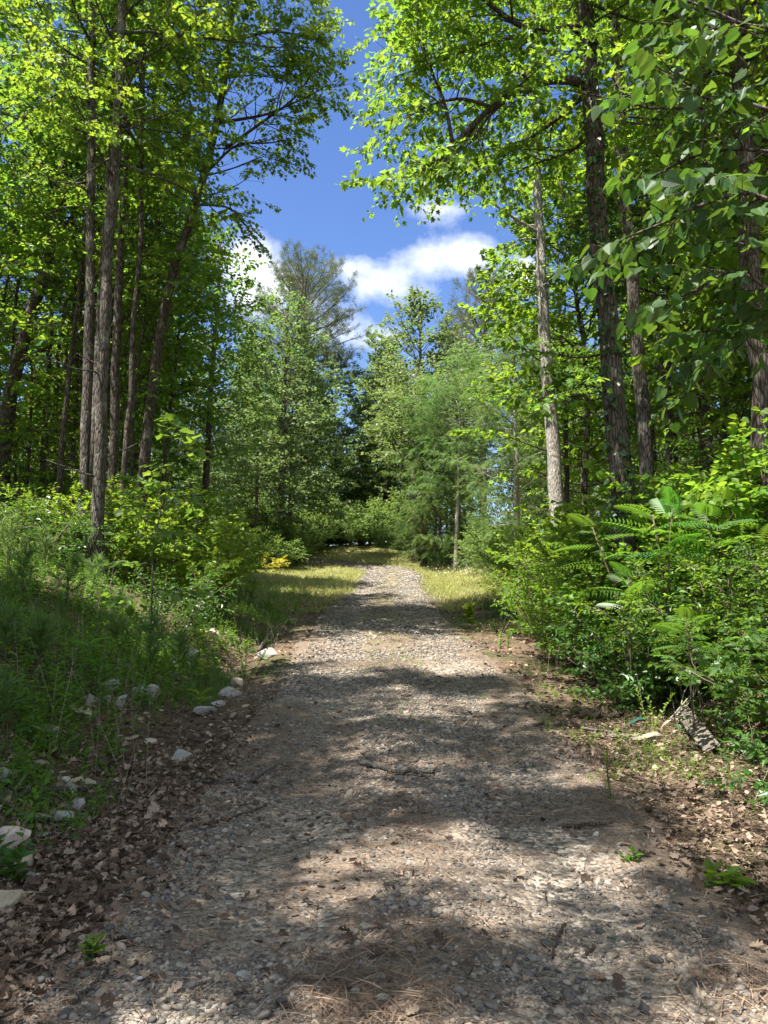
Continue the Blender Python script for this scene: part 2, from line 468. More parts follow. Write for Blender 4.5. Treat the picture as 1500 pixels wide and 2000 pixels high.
def road_mat():
    m, nt = new_mat('gravel_road')
    g = nd(nt, 'ShaderNodeNewGeometry'); P = g.outputs['Position']
    vo = nd(nt, 'ShaderNodeTexVoronoi'); vo.inputs['Scale'].default_value = 34; nt.links.new(P, vo.inputs['Vector'])
    vb = nd(nt, 'ShaderNodeTexVoronoi'); vb.inputs['Scale'].default_value = 70; nt.links.new(P, vb.inputs['Vector'])
    sx = nd(nt, 'ShaderNodeSeparateColor'); nt.links.new(vo.outputs['Color'], sx.inputs[0])
    sy = nd(nt, 'ShaderNodeSeparateColor'); nt.links.new(vb.outputs['Color'], sy.inputs[0])
    stone = ramp(nt, sx.outputs[0], [(0, (.09, .075, .064)), (.35, (.20, .17, .14)), (.7, (.34, .285, .23)), (1, (.52, .46, .39))])
    grit = ramp(nt, sy.outputs[1], [(0, (.08, .06, .045)), (1, (.29, .23, .175))])
    n1 = noise(nt, P, 1.5, 6, .65); n2 = noise(nt, P, 30, 5, .7)
    c = mixc(nt, ramp(nt, mth(nt, 'ADD', n1, mth(nt, 'MULTIPLY', n2, .3)), [(.55, (1, 1, 1)), (.75, (.15, .15, .15))]), grit, stone)
    straw = mixc(nt, n2, (.075, .054, .040), (.27, .205, .155))
    n5 = noise(nt, P, .8, 5, .7)
    sp = nd(nt, 'ShaderNodeSeparateXYZ'); nt.links.new(P, sp.inputs[0])
    ax = mth(nt, 'ABSOLUTE', mth(nt, 'SUBTRACT', sp.outputs[0], .08))
    crown = mth(nt, 'MULTIPLY_ADD', mth(nt, 'ABSOLUTE', mth(nt, 'SUBTRACT', ax, .8)), .22, -.055)
    n5 = mth(nt, 'ADD', n5, mth(nt, 'SUBTRACT', crown, mth(nt, 'MULTIPLY', mth(nt, 'MULTIPLY', mth(nt, 'SUBTRACT', sp.outputs[1], 26.0), .1, clamp=True), .12)))
    c = mixc(nt, ramp(nt, n5, [(.46, (0, 0, 0)), (.6, (.9, .9, .9))]), c, straw)
    b = nd(nt, 'ShaderNodeBsdfPrincipled'); nt.links.new(c, b.inputs['Base Color']); b.inputs['Roughness'].default_value = .9; b.inputs['Specular IOR Level'].default_value = .2
    hgt = mth(nt, 'ADD', mth(nt, 'SUBTRACT', 1.0, vo.outputs['Distance']), mth(nt, 'MULTIPLY', mth(nt, 'SUBTRACT', 1.0, vb.outputs['Distance']), .4))
    bp = nd(nt, 'ShaderNodeBump'); bp.inputs['Strength'].default_value = 1.0; bp.inputs['Distance'].default_value = .02
    nt.links.new(hgt, bp.inputs['Height']); nt.links.new(bp.outputs[0], b.inputs['Normal'])
    o = nd(nt, 'ShaderNodeOutputMaterial'); nt.links.new(b.outputs[0], o.inputs[0])
    return m


# ------------------------------------------------------------------ terrain meshes
uc = np.concatenate([-np.geomspace(7, 260, 34)[::-1], np.arange(-6.9, 6.91, .115), np.geomspace(7, 260, 34)])
yc = np.concatenate([np.arange(-40, .9, 1.6), np.arange(1, 16, .11), np.arange(16, 62, .4), np.geomspace(62, 330, 50)])


def sheet(us, ys, zf):
    U, Y = np.meshgrid(us, ys)
    X = U + cx(Y)
    Z = zf(X, Y, U)
    V = np.stack([X, Y, Z], -1).reshape(-1, 3)
    nu = len(us); i = np.arange(len(ys) - 1)[:, None] * nu; j = np.arange(nu - 1)[None]
    F = np.stack([i + j, i + j + 1, i + nu + j + 1, i + nu + j], -1).reshape(-1, 4)
    G = Geo(); G.add(V, F.ravel(), np.full(len(F), 4))
    return G


o = build('ground', sheet(uc, yc, lambda X, Y, U: H(X, Y)), ground_mat()); setp(o, kind='structure')
rmask = (np.abs(uc) < 2.3)
ry = yc[(yc > -25) & (yc < 75)]


def roadz(X, Y, U):
    wob = .25 * vnoise(Y * .6, U * 0, 21) + .12 * vnoise(Y * 2.1, U * 0 + 5, 22)
    wf = .28 * sstep(Y, 20, 36)
    e = sstep(np.abs(U) + wob * np.sign(U) + wf, 1.45, 1.95)
    return H(X, Y) + .022 - .075 * e + .02 * vnoise(X * 3, Y * 3, 23) * e


o = build('road', sheet(uc[rmask], ry, roadz), road_mat()); setp(o, kind='structure')


# ------------------------------------------------------------------ tree growing
SUNEL, SUNAZ = R(65), R(36)          # the sun stands high on the left, a little behind the viewer
SUNXY = (-math.cos(SUNAZ) / math.tan(SUNEL), -math.sin(SUNAZ) / math.tan(SUNEL))


def limb_path(rg, p, d, L, n=7, wander=.12, lift=.0):
    pts = [np.array(p, float)]; d = unit(d)
    W = rg.normal(0, wander, (n, 3))
    for i in range(n):
        d = d + W[i]; d[2] += lift; d = d / np.linalg.norm(d)
        pts.append(pts[-1] + d * (L / n))
    return np.array(pts)


def pick(pts, t):
    s = t * (len(pts) - 1); i = min(int(s), len(pts) - 2); f = s - i
    return pts[i] * (1 - f) + pts[i + 1] * f, unit(pts[i + 1] - pts[i])


class Crown:
    """collects limbs, twigs and leaf sites of one plant"""
    def __init__(self, rg):
        self.gaps = None; self.cs = .9; self.rg = rg; self.W = Geo(); self.tp = []; self.td = []; self.tl = []

    def dress(self, pts, r0, sec_step=.4, sec_len=.5, twig_step=.2, twig_len=.45, t0=.22, k=5, flat=.25, draw=True, sec_k=4, lift=.02):
        rg = self.rg
        L = np.linalg.norm(np.diff(pts, axis=0), axis=1).sum()
        if draw: tube(self.W, pts, np.linspace(r0, max(r0 * .25, .006), len(pts)), k)
        ns = max(2, int(L * (1 - t0) / sec_step)); side = 1
        for j in range(ns):
            t = t0 + (1 - t0) * (j + rg.uniform(.1, .9)) / ns; t = min(t, .995)
            p, T = pick(pts, t); side = -side
            a = side * rg.uniform(.6, 1.15); c, s = math.cos(a), math.sin(a)
            d = np.array([c * T[0] - s * T[1], s * T[0] + c * T[1], T[2] * .6 + rg.normal(0, flat)])
            sl = L * sec_len * (1 - .6 * t) * rg.uniform(.6, 1.2) + .15
            q = limb_path(rg, p, d, sl, 4, .14, lift)
            rr = max(.004, r0 * (1 - .7 * t) * .5)
            if sec_k: tube(self.W, q, np.linspace(rr, .0035, 5), sec_k)
            nt_ = max(2, int(sl / twig_step)); sd = 1
            for m in range(nt_):
                tt = (m + rg.uniform(.2, 1.0)) / nt_; tt = min(tt, .99)
                pp, TT = pick(q, tt); sd = -sd
                aa = sd * rg.uniform(.4, 1.2); c2, s2 = math.cos(aa), math.sin(aa)
                self.tp.append(pp); self.td.append((c2 * TT[0] - s2 * TT[1], s2 * TT[0] + c2 * TT[1], TT[2] * .5 + rg.normal(0, flat)))
                self.tl.append(twig_len * rg.uniform(.5, 1.25))
            pp, TT = pick(q, .99); self.tp.append(pp); self.td.append(TT); self.tl.append(twig_len)
        pp, TT = pick(pts, .99); self.tp.append(pp); self.td.append(TT); self.tl.append(twig_len)

    def leaves(self, T, size, per_twig=5, droop=.35, tilt=.5, twig_r=.003, sag=.15, keep=None, clump=0.0):
        rg = self.rg
        P = np.array(self.tp); D = unit(np.array(self.td)); Ln = np.array(self.tl)
        if clump:
            m = vnoise(P[:, 0] * self.cs + P[:, 2] * .37 * self.cs, P[:, 1] * self.cs - P[:, 2] * .66 * self.cs, 77) + rg.normal(0, .12, len(P)) > -clump
            P, D, Ln = P[m], D[m], Ln[m]
        if self.gaps is not None:      # holes cut along the sun's rays so light patches reach the road
            qx = P[:, 0] - P[:, 2] * SUNXY[0]; qy = P[:, 1] - P[:, 2] * SUNXY[1]
            m = vnoise(qx * .8, qy * .9, 78) + .55 * vnoise(qx * 1.9, qy * 2.2, 79) + rg.normal(0, .04, len(P)) > self.gaps
            P, D, Ln = P[m], D[m], Ln[m]
        if twig_r: twig_tubes(self.W, P, D, Ln, twig_r, sag)
        N = len(P); t = np.linspace(.25, 1.0, per_twig)
        tt = t[None] + rg.uniform(-.08, .08, (N, per_twig))
        X = P[:, None] + D[:, None] * (Ln[:, None] * tt)[..., None]
        X[..., 2] -= sag * Ln[:, None] * tt ** 2
        perp = unit(np.cross(D, [0, 0, 1.0]) + 1e-6)
        sd = np.where(np.arange(per_twig) % 2 == 0, 1.0, -1.0)
        A = D[:, None] * .6 + perp[:, None] * (sd[None, :, None] * .8) + rg.normal(0, .35, (N, per_twig, 3))
        A[..., 2] -= droop
        Nn = np.array([0, 0, 1.0]) + rg.normal(0, tilt, (N, per_twig, 3))
        X = X + perp[:, None] * (sd[None, :, None] * size * .3)
        M_ = N * per_twig
        S = size * rg.uniform(.6, 1.25, M_)
        G = Geo()
        scatter(G, T, X.reshape(-1, 3), A.reshape(-1, 3), Nn.reshape(-1, 3), S, rg.uniform(0, 1, M_))
        return G


def trunk_tube(W, rg, pts, r0, r1, k=14, flare=.5, n=26, wob=.02, pw=1.0):
    """resample a trunk path smoothly, taper it, flare it at the foot"""
    pts = np.asarray(pts, float)
    s = np.concatenate([[0], np.cumsum(np.linalg.norm(np.diff(pts, axis=0), axis=1))])
    q = np.linspace(0, s[-1], n)
    X = np.stack([np.interp(q, s, pts[:, i]) for i in range(3)], 1)
    for _ in range(2): X[1:-1] = (X[:-2] + 2 * X[1:-1] + X[2:]) / 4
    X[1:, :2] += rg.normal(0, wob, (n - 1, 2)) * .8
    f = q / s[-1]
    rad = r0 + (r1 - r0) * f ** pw
    rad = rad * (1 + flare * np.exp(-q / .35))
    tube(W, X, rad, k, .05, rg)
    return X, rad


def broadleaf(name, label, pts, r0, r1, group=None, seed=1, cb=.3, nl=40, Lmax=3.5, leafT=T_DIA, leaf=.13, mleaf='oak', mbark='bark_grey', per=8, elev=(5, 60), sec_step=.36, sec_len=.5, twig_step=.17,
              twig_len=.5, twig_r=.003, extra=None, shape='round', draw_k=12, droop=.35, tilt=.5, clump=.14, top=True, sides=None, sec_k=4, n=26, wob=.02, cat='tree', lw=.9, zmax=None, flare=.5, ivy=None, cs=.9, stubs=0, gaps=None):
    rg = np.random.default_rng(seed); nl = int(nl * 1.25)
    pts = np.asarray(pts, float); base = pts[0].copy()
    cr = Crown(rg); cr.cs = cs; cr.gaps = gaps
    X, rad = trunk_tube(cr.W, rg, pts, r0, r1, draw_k, flare=flare, n=n, wob=wob)
    rs = np.random.default_rng(seed + 5000)
    for i in range(stubs):
        p, T = pick(X, rs.uniform(.08, cb + .1)); az = rs.uniform(0, 6.28); el = rs.uniform(-.1, .7); L = rs.uniform(.25, 1.1)
        q = limb_path(rs, p, (math.cos(az) * math.cos(el), math.sin(az) * math.cos(el), math.sin(el)), L + r0, 5, .18)
        tube(cr.W, q, np.linspace(rs.uniform(.012, .03), .005, 6), 5)
    ga = rg.uniform(0, 6.28)
    for i in range(nl):
        f = (i + rg.uniform(0, 1)) / nl
        t = cb + (1 - cb) * f
        p, T = pick(X, min(t, .985))
        if zmax and p[2] > zmax: continue
        ga += 2.4 + rg.normal(0, .35)
        if sides is not None:
            az = sides[0] + rg.uniform(-sides[1], sides[1])
        else: az = ga
        if shape == 'round': prof = math.sin(math.pi * min(1, .18 + .80 * f)) ** .7
        elif shape == 'cone': prof = (1 - .85 * f)
        elif shape == 'tall': prof = .55 + .45 * math.sin(math.pi * f) - .35 * f
        else: prof = 1.0
        el = R(elev[0] + (elev[1] - elev[0]) * f ** 1.3 + rg.normal(0, 9))
        L = Lmax * max(.25, prof) * rg.uniform(.65, 1.15)
        d = (math.cos(az) * math.cos(el), math.sin(az) * math.cos(el), math.sin(el))
        q = limb_path(rg, p, d, L, 7, .11, .015)
        rr = min(np.interp(t, np.linspace(0, 1, len(rad)), rad) * .45, .007 + L * .008)
        cr.dress(q, rr, sec_step, sec_len, twig_step, twig_len, sec_k=sec_k)
    root = empty(name, base, label, cat, group)
    if extra:
        for e in extra:
            e = dict(e); q = np.asarray(e.pop('pts'), float); r_ = e.pop('r')
            part = e.pop('part', None)
            s = np.concatenate([[0], np.cumsum(np.linalg.norm(np.diff(q, axis=0), axis=1))])
            qq = np.linspace(0, s[-1], 12); q = np.stack([np.interp(qq, s, q[:, i]) for i in range(3)], 1)
            q[1:-1] = (q[:-2] + 2 * q[1:-1] + q[2:]) / 4
            if part:
                g2 = Geo(); tube(g2, q, np.linspace(r_, max(.3 * r_, .008), 12), 8, .05, rg)
                build(part, g2, M[mbark], root, base); e['draw'] = False
            cr.dress(q, r_, **{**dict(sec_step=sec_step, sec_len=sec_len, twig_step=twig_step, twig_len=twig_len, sec_k=sec_k), **e})
    G = cr.leaves(leafT, leaf, per, droop, tilt, twig_r, clump=clump)
    build('trunk', cr.W, M[mbark], root, base)
    build('crown', G, M[mleaf], root, base, smooth=False)
    if ivy:
        z0, z1, num = ivy; g3 = Geo()
        t = rg.uniform(z0, z1, num); P = []; A = []; NN = []
        for tt in t:
            p, T = pick(X, tt); r_ = np.interp(tt, np.linspace(0, 1, len(rad)), rad)
            az = rg.normal(-1.9, 1.1); dvec = np.array([math.cos(az), math.sin(az), 0])
            P.append(p + dvec * (r_ + rg.uniform(.01, .07))); A.append(np.array([rg.normal(0, .5), rg.normal(0, .5), -.7]) + dvec * .5); NN.append(dvec + np.array([0, 0, .5]) + rg.normal(0, .3, 3))
        scatter(g3, T_HEART, np.array(P), np.array(A), np.array(NN), rg.uniform(.05, .1, num), rg.uniform(0, 1, num))
        build('ivy', g3, M['ivy'], root, base, smooth=False)
    return root


def trunk_px(path, d, foot=None):
    """trunk path from photo pixels at distance d; starts on the terrain below its lowest pixel"""
    P = [at(px, py, d + (k[0] if k else 0)) for px, py, *k in path]
    b = P[0].copy() if foot is None else at(*foot, d)
    b[2] = float(H(b[0], b[1])) - .08
    return [b] + [p for p in P if p[2] > b[2] + .3]


# ------------------------------------------------------------------ the tall trees beside the road, left
MAPLE = dict(leafT=T_MAPLE, leaf=.11, mleaf='maple', per=10)
broadleaf('maple_tree', 'grey trunk left of the road, slim stem rising close against its right side',
          trunk_px([(163, 1000), (170, 800), (176, 500), (180, 90), (186, -500), (190, -900)], 15.5), .118, .04, flare=.9, stubs=9, seed=11, cb=.34, nl=46, Lmax=3.6, **MAPLE,
          extra=[dict(part='side_stem', pts=[at(180, 960, 15.4), at(186, 800, 15.4), at(193, 600, 15.5), at(208, 380, 15.6), at(226, 150, 15.7), at(240, -60, 15.8)], r=.075, sec_len=.16, t0=.35)])
broadleaf('maple_tree', 'brown grey trunk just right of the paired stems, dark trunk behind it',
          trunk_px([(190, 1000), (197, 800), (206, 600), (222, 350), (236, 120), (248, -300), (262, -900)], 14.5), .122, .05, flare=.9, stubs=10, seed=12, cb=.34, nl=48, Lmax=3.8, **MAPLE)
broadleaf('oak_tree', 'dark shaded trunk half hidden behind the brown grey trunk at left',
          trunk_px([(216, 1000), (222, 800), (234, 500), (248, 200), (258, -200), (262, -600)], 18.0), .115, .04, seed=13, cb=.4, nl=40, Lmax=3.2, mleaf='oak', mbark='bark_dark', leaf=.14)
broadleaf('maple_tree', 'dark trunk leaning right, its bright crown spreading toward the open sky',
          trunk_px([(270, 1010), (285, 880), (300, 700), (345, 500), (390, 380), (425, 240), (448, 90), (462, -60), (480, -330)], 19.0), .15, .05, seed=14, cb=.33, nl=40, Lmax=2.3, **MAPLE, mbark='bark_dark',
          extra=[dict(pts=[at(425, 240, 19), at(520, 225, 18.6), at(620, 180, 18.2), at(640, 165, 18)], r=.05, sec_len=.55, sec_step=.2, twig_step=.13),
                 dict(pts=[at(440, 290, 19), at(510, 240, 18.8), at(580, 190, 18.5), at(610, 140, 18.3), at(630, 130, 18)], r=.05, sec_len=.5, sec_step=.2, twig_step=.13),
                 dict(pts=[at(448, 80, 19), at(530, 60, 18.4), at(600, 70, 18), at(620, 80, 17.8)], r=.05, sec_len=.55, sec_step=.2, twig_step=.13),
                 dict(pts=[at(455, 0, 19), at(500, -60, 18.4), at(580, -40, 18), at(600, 0, 17.6)], r=.05, sec_len=.55, sec_step=.2, twig_step=.13),
                 dict(pts=[at(400, 340, 19), at(460, 280, 18.8), at(530, 280, 18.5), at(565, 272, 18.3)], r=.045, sec_len=.5, sec_step=.2, twig_step=.13),
                 dict(pts=[at(440, 150, 19), at(500, 130, 18.7), at(560, 130, 18.4), at(610, 120, 18.2)], r=.045, sec_len=.6, sec_step=.2, twig_step=.13),
                 dict(pts=[at(420, 250, 19), at(470, 280, 18.6), at(510, 290, 18.4)], r=.04, sec_len=.6, sec_step=.2, twig_step=.13),
                 dict(pts=[at(430, 200, 19), at(390, 150, 18.6), at(360, 130, 18.4)], r=.04, sec_len=.6, sec_step=.2, twig_step=.13),
                 dict(pts=[at(445, 80, 19), at(420, 40, 18.6), at(380, 20, 18.4)], r=.04, sec_len=.6, sec_step=.2, twig_step=.13),
                 dict(pts=[at(385, 400, 19), at(410, 400, 19), at(450, 405, 18.8), at(480, 440, 18.6)], r=.04, sec_len=.5, sec_step=.2, twig_step=.13)])
broadleaf('oak_tree', 'dark forked tree at the far left edge, one arm reaching up to the right',
          trunk_px([(12, 800), (35, 700), (42, 660), (60, 620), (78, 575), (110, 420), (140, 250), (150, 0)], 21), .24, .06, seed=15, cb=.45, nl=32, Lmax=3.6, mbark='bark_dark', leaf=.14,
          extra=[dict(part='arm', pts=[at(44, 705, 21), at(75, 690, 21), at(105, 665, 21), at(125, 655, 21)], r=.11, t0=.7)])
thin = [(130, 'slender dark trunk between the forked tree and the paired stems', [(118, 900), (128, 780), (138, 700), (150, 620), (170, 420), (180, 200)], 19, .085),
        (95, 'dark mid sized trunk behind the forked tree on the left', [(86, 850), (92, 780), (98, 700), (104, 560), (108, 350)], 24, .13),
        (262, 'thin straight dark trunk midway between brown grey trunk and the leaning tree', [(255, 960), (258, 860), (266, 720), (284, 600), (296, 400)], 20, .07),
        (330, 'thin leaning stem just right of the dark leaning trunk', [(318, 960), (326, 860), (336, 760), (350, 640), (372, 480)], 23, .075),
        (60, 'very thin stem near the left edge below the forked tree', [(58, 860), (60, 780), (63, 700), (66, 560)], 22, .06)]
for i, (_, lab, path, d, r_) in enumerate(thin):
    broadleaf('understory_tree', lab, trunk_px(path, d), r_, .02, seed=30 + i, cb=.4, nl=26, Lmax=2.6, mbark='bark_dark', leaf=.13, leafT=T_OVAL, mleaf='maple', group='thin trunks in the left woods')

# broad leaved sapling before the left wood; darker leaf colour stands in for shade
broadleaf('sapling', 'young sapling with broad yellow green leaves at the top of the left bank',
          trunk_px([(300, 1060), (312, 1000), (328, 950), (345, 890), (355, 850)], 11.5), .018, .006, seed=41, cb=.25, nl=10, Lmax=.62, leafT=T_TULIP, leaf=.14, mleaf='oak', per=4, twig_step=.19, twig_len=.25, sec_step=.2,
          mbark='bark_grey', elev=(-5, 35), clump=0, draw_k=6, flare=0, wob=.004, cat='sapling', droop=.25, tilt=.3)

# ------------------------------------------------------------------ tall trees beside the road, right
D1 = 10.5
broadleaf('tulip_tree', 'thick dark ivy clad trunk on the right with one limb arching left',
          trunk_px([(1222, 1000), (1205, 860), (1188, 660), (1170, 430), (1160, 270), (1148, 120), (1140, -100), (1130, -500), (1120, -900)], D1), .175, .075, flare=.8, stubs=8, seed=51, cb=.52, nl=44, Lmax=3.3, leafT=T_MAPLE, leaf=.09, mleaf='maple', per=10,
          mbark='bark_dark', n=34, ivy=(.08, .62, 520), clump=.32, droop=.45,
          extra=[dict(part='arching_limb', pts=[at(1150, 165, D1), at(1110, 152, D1 - .1), at(1055, 158, D1 - .3), at(1000, 180, D1 - .5), at(960, 210, D1 - .6), at(920, 245, D1 - .8), at(885, 285, D1 - .9), at(820, 335, D1 - 1.1)], r=.07, sec_len=.5, sec_step=.16, twig_step=.11, t0=.2),
                 dict(part='limb', pts=[at(1140, 50, D1), at(1095, 55, D1 - .2), at(1040, 65, D1 - .5), at(990, 35, D1 - .8), at(950, 5, D1 - 1), at(880, -60, D1 - 1.2)], r=.06, sec_len=.5, sec_step=.16, twig_step=.11),
                 dict(pts=[at(885, 285, D1 - .9), at(870, 200, D1 - 1), at(820, 90, D1 - 1.1), at(815, 40, D1 - 1.1)], r=.03, sec_len=.6, sec_step=.15, twig_step=.11),
                 dict(pts=[at(960, 210, D1 - .6), at(900, 190, D1 - .7), at(840, 205, D1 - .8), at(775, 240, D1 - .9)], r=.03, sec_len=.6, sec_step=.15, twig_step=.11),
                 dict(pts=[at(1040, 65, D1 - .5), at(930, 90, D1 - .6), at(850, 125, D1 - .7), at(770, 150, D1 - .9)], r=.03, sec_len=.6, sec_step=.15, twig_step=.11),
                 dict(pts=[at(1140, -60, D1), at(1000, -70, D1 - .3), at(880, -20, D1 - .6), at(790, 20, D1 - .7)], r=.05, sec_len=.55, sec_step=.15, twig_step=.11),
                 dict(pts=[at(1150, 180, D1), at(1080, 240, D1 + .6), at(990, 300, D1 + 1), at(880, 350, D1 + 1.2)], r=.04, sec_len=.5, sec_step=.15, twig_step=.11),
                 dict(pts=[at(1160, 260, D1), at(1110, 300, D1 + .8), at(1040, 320, D1 + 1.4), at(985, 350, D1 + 1.8)], r=.035, sec_len=.55, sec_step=.15, twig_step=.11),
                 dict(pts=[at(1195, 760, D1), at(1130, 770, D1 - .3), at(1070, 780, D1 - .5), at(1000, 775, D1 - .6)], r=.022, sec_len=.4, sec_step=.25),
                 dict(pts=[at(1190, 690, D1), at(1130, 700, D1 + .3), at(1070, 690, D1 + .4), at(1020, 680, D1 + .4)], r=.02, sec_len=.4, sec_step=.25)])
broadleaf('tulip_tree', 'grey trunk standing just behind and right of the thick ivy clad trunk',
          trunk_px([(1266, 960), (1259, 830), (1245, 650), (1226, 480), (1212, 330), (1202, 100), (1196, -300), (1190, -800)], 14.5), .145, .05, stubs=8, seed=52, cb=.42, nl=42, Lmax=3.4, leafT=T_MAPLE, leaf=.12, mleaf='maple')
broadleaf('tulip_tree', 'pale sunlit trunk between the ivy clad tree and the feathery trees',
          trunk_px([(1090, 1000), (1080, 880), (1070, 740), (1060, 600), (1052, 430), (1045, 250), (1040, 0), (1035, -300)], 20), .215, .03, stubs=8, seed=53, cb=.55, nl=34, Lmax=3.6, leafT=T_MAPLE, leaf=.13, mleaf='maple', mbark='bark_pale',
          extra=[dict(part='limb', pts=[at(1054, 455, 20), at(1010, 430, 19.8), at(960, 395, 19.6), at(915, 370, 19.5)], r=.06, sec_len=.42, sec_step=.35),
                 dict(pts=[at(1054, 470, 20), at(1030, 465, 19.6), at(1005, 470, 19.3), at(995, 500, 19.2)], r=.03, sec_len=.5)])
broadleaf('tulip_tree', 'dark trunk at the right edge of the frame behind the heart shaped leaves',
          trunk_px([(1495, 1000), (1488, 800), (1474, 600), (1462, 420), (1455, 300), (1440, 100), (1425, -100), (1400, -500)], 10), .165, .07, stubs=6, seed=54, cb=.45, nl=36, Lmax=3.2, leafT=T_MAPLE, leaf=.12, mleaf='maple', mbark='bark_dark')
for i, (lab, path, d, r_) in enumerate([
        ('thin pale stem in the right wood, right of the grey and ivy clad trunks', [(1308, 930), (1303, 830), (1290, 680), (1280, 620), (1268, 450), (1262, 200)], 19, .10),
        ('thin dark trunk low between the pale stem and the right edge tree', [(1416, 940), (1416, 860), (1412, 760), (1405, 600), (1400, 300)], 20, .10),
        ('slim leaning stem seen right behind the pale sunlit trunk', [(1100, 700), (1096, 640), (1090, 560), (1088, 400)], 27, .12)]):
    broadleaf('understory_tree', lab, trunk_px(path, d), r_, .02, seed=60 + i, cb=.35, nl=30, Lmax=2.8, leaf=.13, leafT=T_OVAL, mleaf='maple', group='thin trunks in the right woods')

# heart-leaved tree whose boughs hang in from the right
DR = 3.9
broadleaf('redbud_tree', 'near tree hanging large dark heart shaped leaves in from the right edge',
          [np.array([3.1, 3.6, float(H(3.1, 3.6)) - .05]), np.array([3.0, 3.65, 1.4]), np.array([2.85, 3.8, 2.6]), np.array([2.75, 3.9, 3.6]), np.array([2.7, 4.0, 4.6])], .06, .02, seed=57, cb=.5, nl=5, Lmax=.9, leafT=T_HEART, leaf=.078, mleaf='redbud',
          mbark='bark_dark', per=5, sec_step=.12, twig_step=.09, twig_len=.2, sec_len=.5, clump=.06, droop=.75, tilt=.45, draw_k=10,
          extra=[dict(pts=[at(1600, 700, DR), at(1500, 560, DR), at(1430, 520, DR), at(1340, 580, DR), at(1200, 640, DR)][0:4], r=.016, t0=.1),
                 dict(pts=[at(1560, 420, DR), at(1460, 370, DR), at(1390, 390, DR), at(1310, 430, DR), at(1220, 465, DR)], r=.014, t0=.1),
                 dict(pts=[at(1570, 240, DR), at(1460, 200, DR), at(1390, 200, DR), at(1310, 150, DR)], r=.014, t0=.15),
                 dict(pts=[at(1560, 640, DR + .3), at(1480, 640, DR + .3), at(1430, 690, DR + .3), at(1360, 720, DR + .3)], r=.012, t0=.15),
                 dict(pts=[at(1560, 60, DR), at(1450, 50, DR), at(1390, 20, DR), at(1310, -10, DR)], r=.014, t0=.2),
                 dict(pts=[at(1540, 300, DR + .2), at(1430, 290, DR + .2), at(1370, 300, DR + .2), at(1300, 330, DR + .2)], r=.012, t0=.15)])

# ------------------------------------------------------------------ trees around the clearing
broadleaf('sweetgum_tree', 'tall rounded sunlit tree left of the clearing with dark straight trunk',
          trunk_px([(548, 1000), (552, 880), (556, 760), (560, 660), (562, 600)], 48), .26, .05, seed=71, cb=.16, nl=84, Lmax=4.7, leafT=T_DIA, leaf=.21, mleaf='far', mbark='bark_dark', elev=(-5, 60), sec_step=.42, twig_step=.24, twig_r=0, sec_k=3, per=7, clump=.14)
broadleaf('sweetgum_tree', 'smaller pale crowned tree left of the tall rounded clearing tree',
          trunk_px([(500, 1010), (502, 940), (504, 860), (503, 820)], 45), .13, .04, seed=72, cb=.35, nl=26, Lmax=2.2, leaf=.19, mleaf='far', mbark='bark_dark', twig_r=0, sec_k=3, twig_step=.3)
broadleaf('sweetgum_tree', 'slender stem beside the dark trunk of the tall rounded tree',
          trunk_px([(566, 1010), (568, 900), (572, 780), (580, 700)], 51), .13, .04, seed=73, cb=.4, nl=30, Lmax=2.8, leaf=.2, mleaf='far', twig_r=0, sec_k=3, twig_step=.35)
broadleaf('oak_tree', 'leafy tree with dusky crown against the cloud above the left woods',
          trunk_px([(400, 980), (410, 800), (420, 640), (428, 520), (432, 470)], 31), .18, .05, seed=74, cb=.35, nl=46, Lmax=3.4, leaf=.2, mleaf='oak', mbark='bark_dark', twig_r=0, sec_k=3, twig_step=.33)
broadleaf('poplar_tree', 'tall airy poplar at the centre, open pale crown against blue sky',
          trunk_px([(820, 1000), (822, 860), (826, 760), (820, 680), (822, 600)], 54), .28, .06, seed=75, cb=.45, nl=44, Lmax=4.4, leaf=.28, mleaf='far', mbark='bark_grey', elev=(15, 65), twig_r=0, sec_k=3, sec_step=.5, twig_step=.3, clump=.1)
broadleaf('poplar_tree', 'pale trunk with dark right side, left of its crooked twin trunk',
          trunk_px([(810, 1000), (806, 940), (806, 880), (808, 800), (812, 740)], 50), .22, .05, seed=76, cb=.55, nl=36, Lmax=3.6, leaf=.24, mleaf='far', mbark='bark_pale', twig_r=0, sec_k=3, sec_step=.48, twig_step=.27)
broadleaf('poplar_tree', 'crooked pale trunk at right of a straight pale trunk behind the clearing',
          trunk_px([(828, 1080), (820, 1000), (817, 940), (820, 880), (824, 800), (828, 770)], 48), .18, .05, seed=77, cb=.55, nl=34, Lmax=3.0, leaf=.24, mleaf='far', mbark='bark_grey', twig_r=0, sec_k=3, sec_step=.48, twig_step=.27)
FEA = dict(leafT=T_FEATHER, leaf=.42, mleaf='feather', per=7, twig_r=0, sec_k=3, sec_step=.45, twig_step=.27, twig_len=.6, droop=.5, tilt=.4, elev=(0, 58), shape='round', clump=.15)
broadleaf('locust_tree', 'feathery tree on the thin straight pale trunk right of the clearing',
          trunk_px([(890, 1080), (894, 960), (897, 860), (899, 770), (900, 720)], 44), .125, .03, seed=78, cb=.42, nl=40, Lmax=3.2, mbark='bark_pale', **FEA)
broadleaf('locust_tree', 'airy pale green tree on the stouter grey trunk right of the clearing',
          trunk_px([(946, 1040), (945, 940), (943, 840), (944, 760), (948, 700)], 46), .2, .05, seed=79, cb=.38, nl=50, Lmax=3.6, mbark='bark_pale', leaf=.22, mleaf='far', twig_r=0, sec_k=3, twig_step=.26, sec_step=.48)
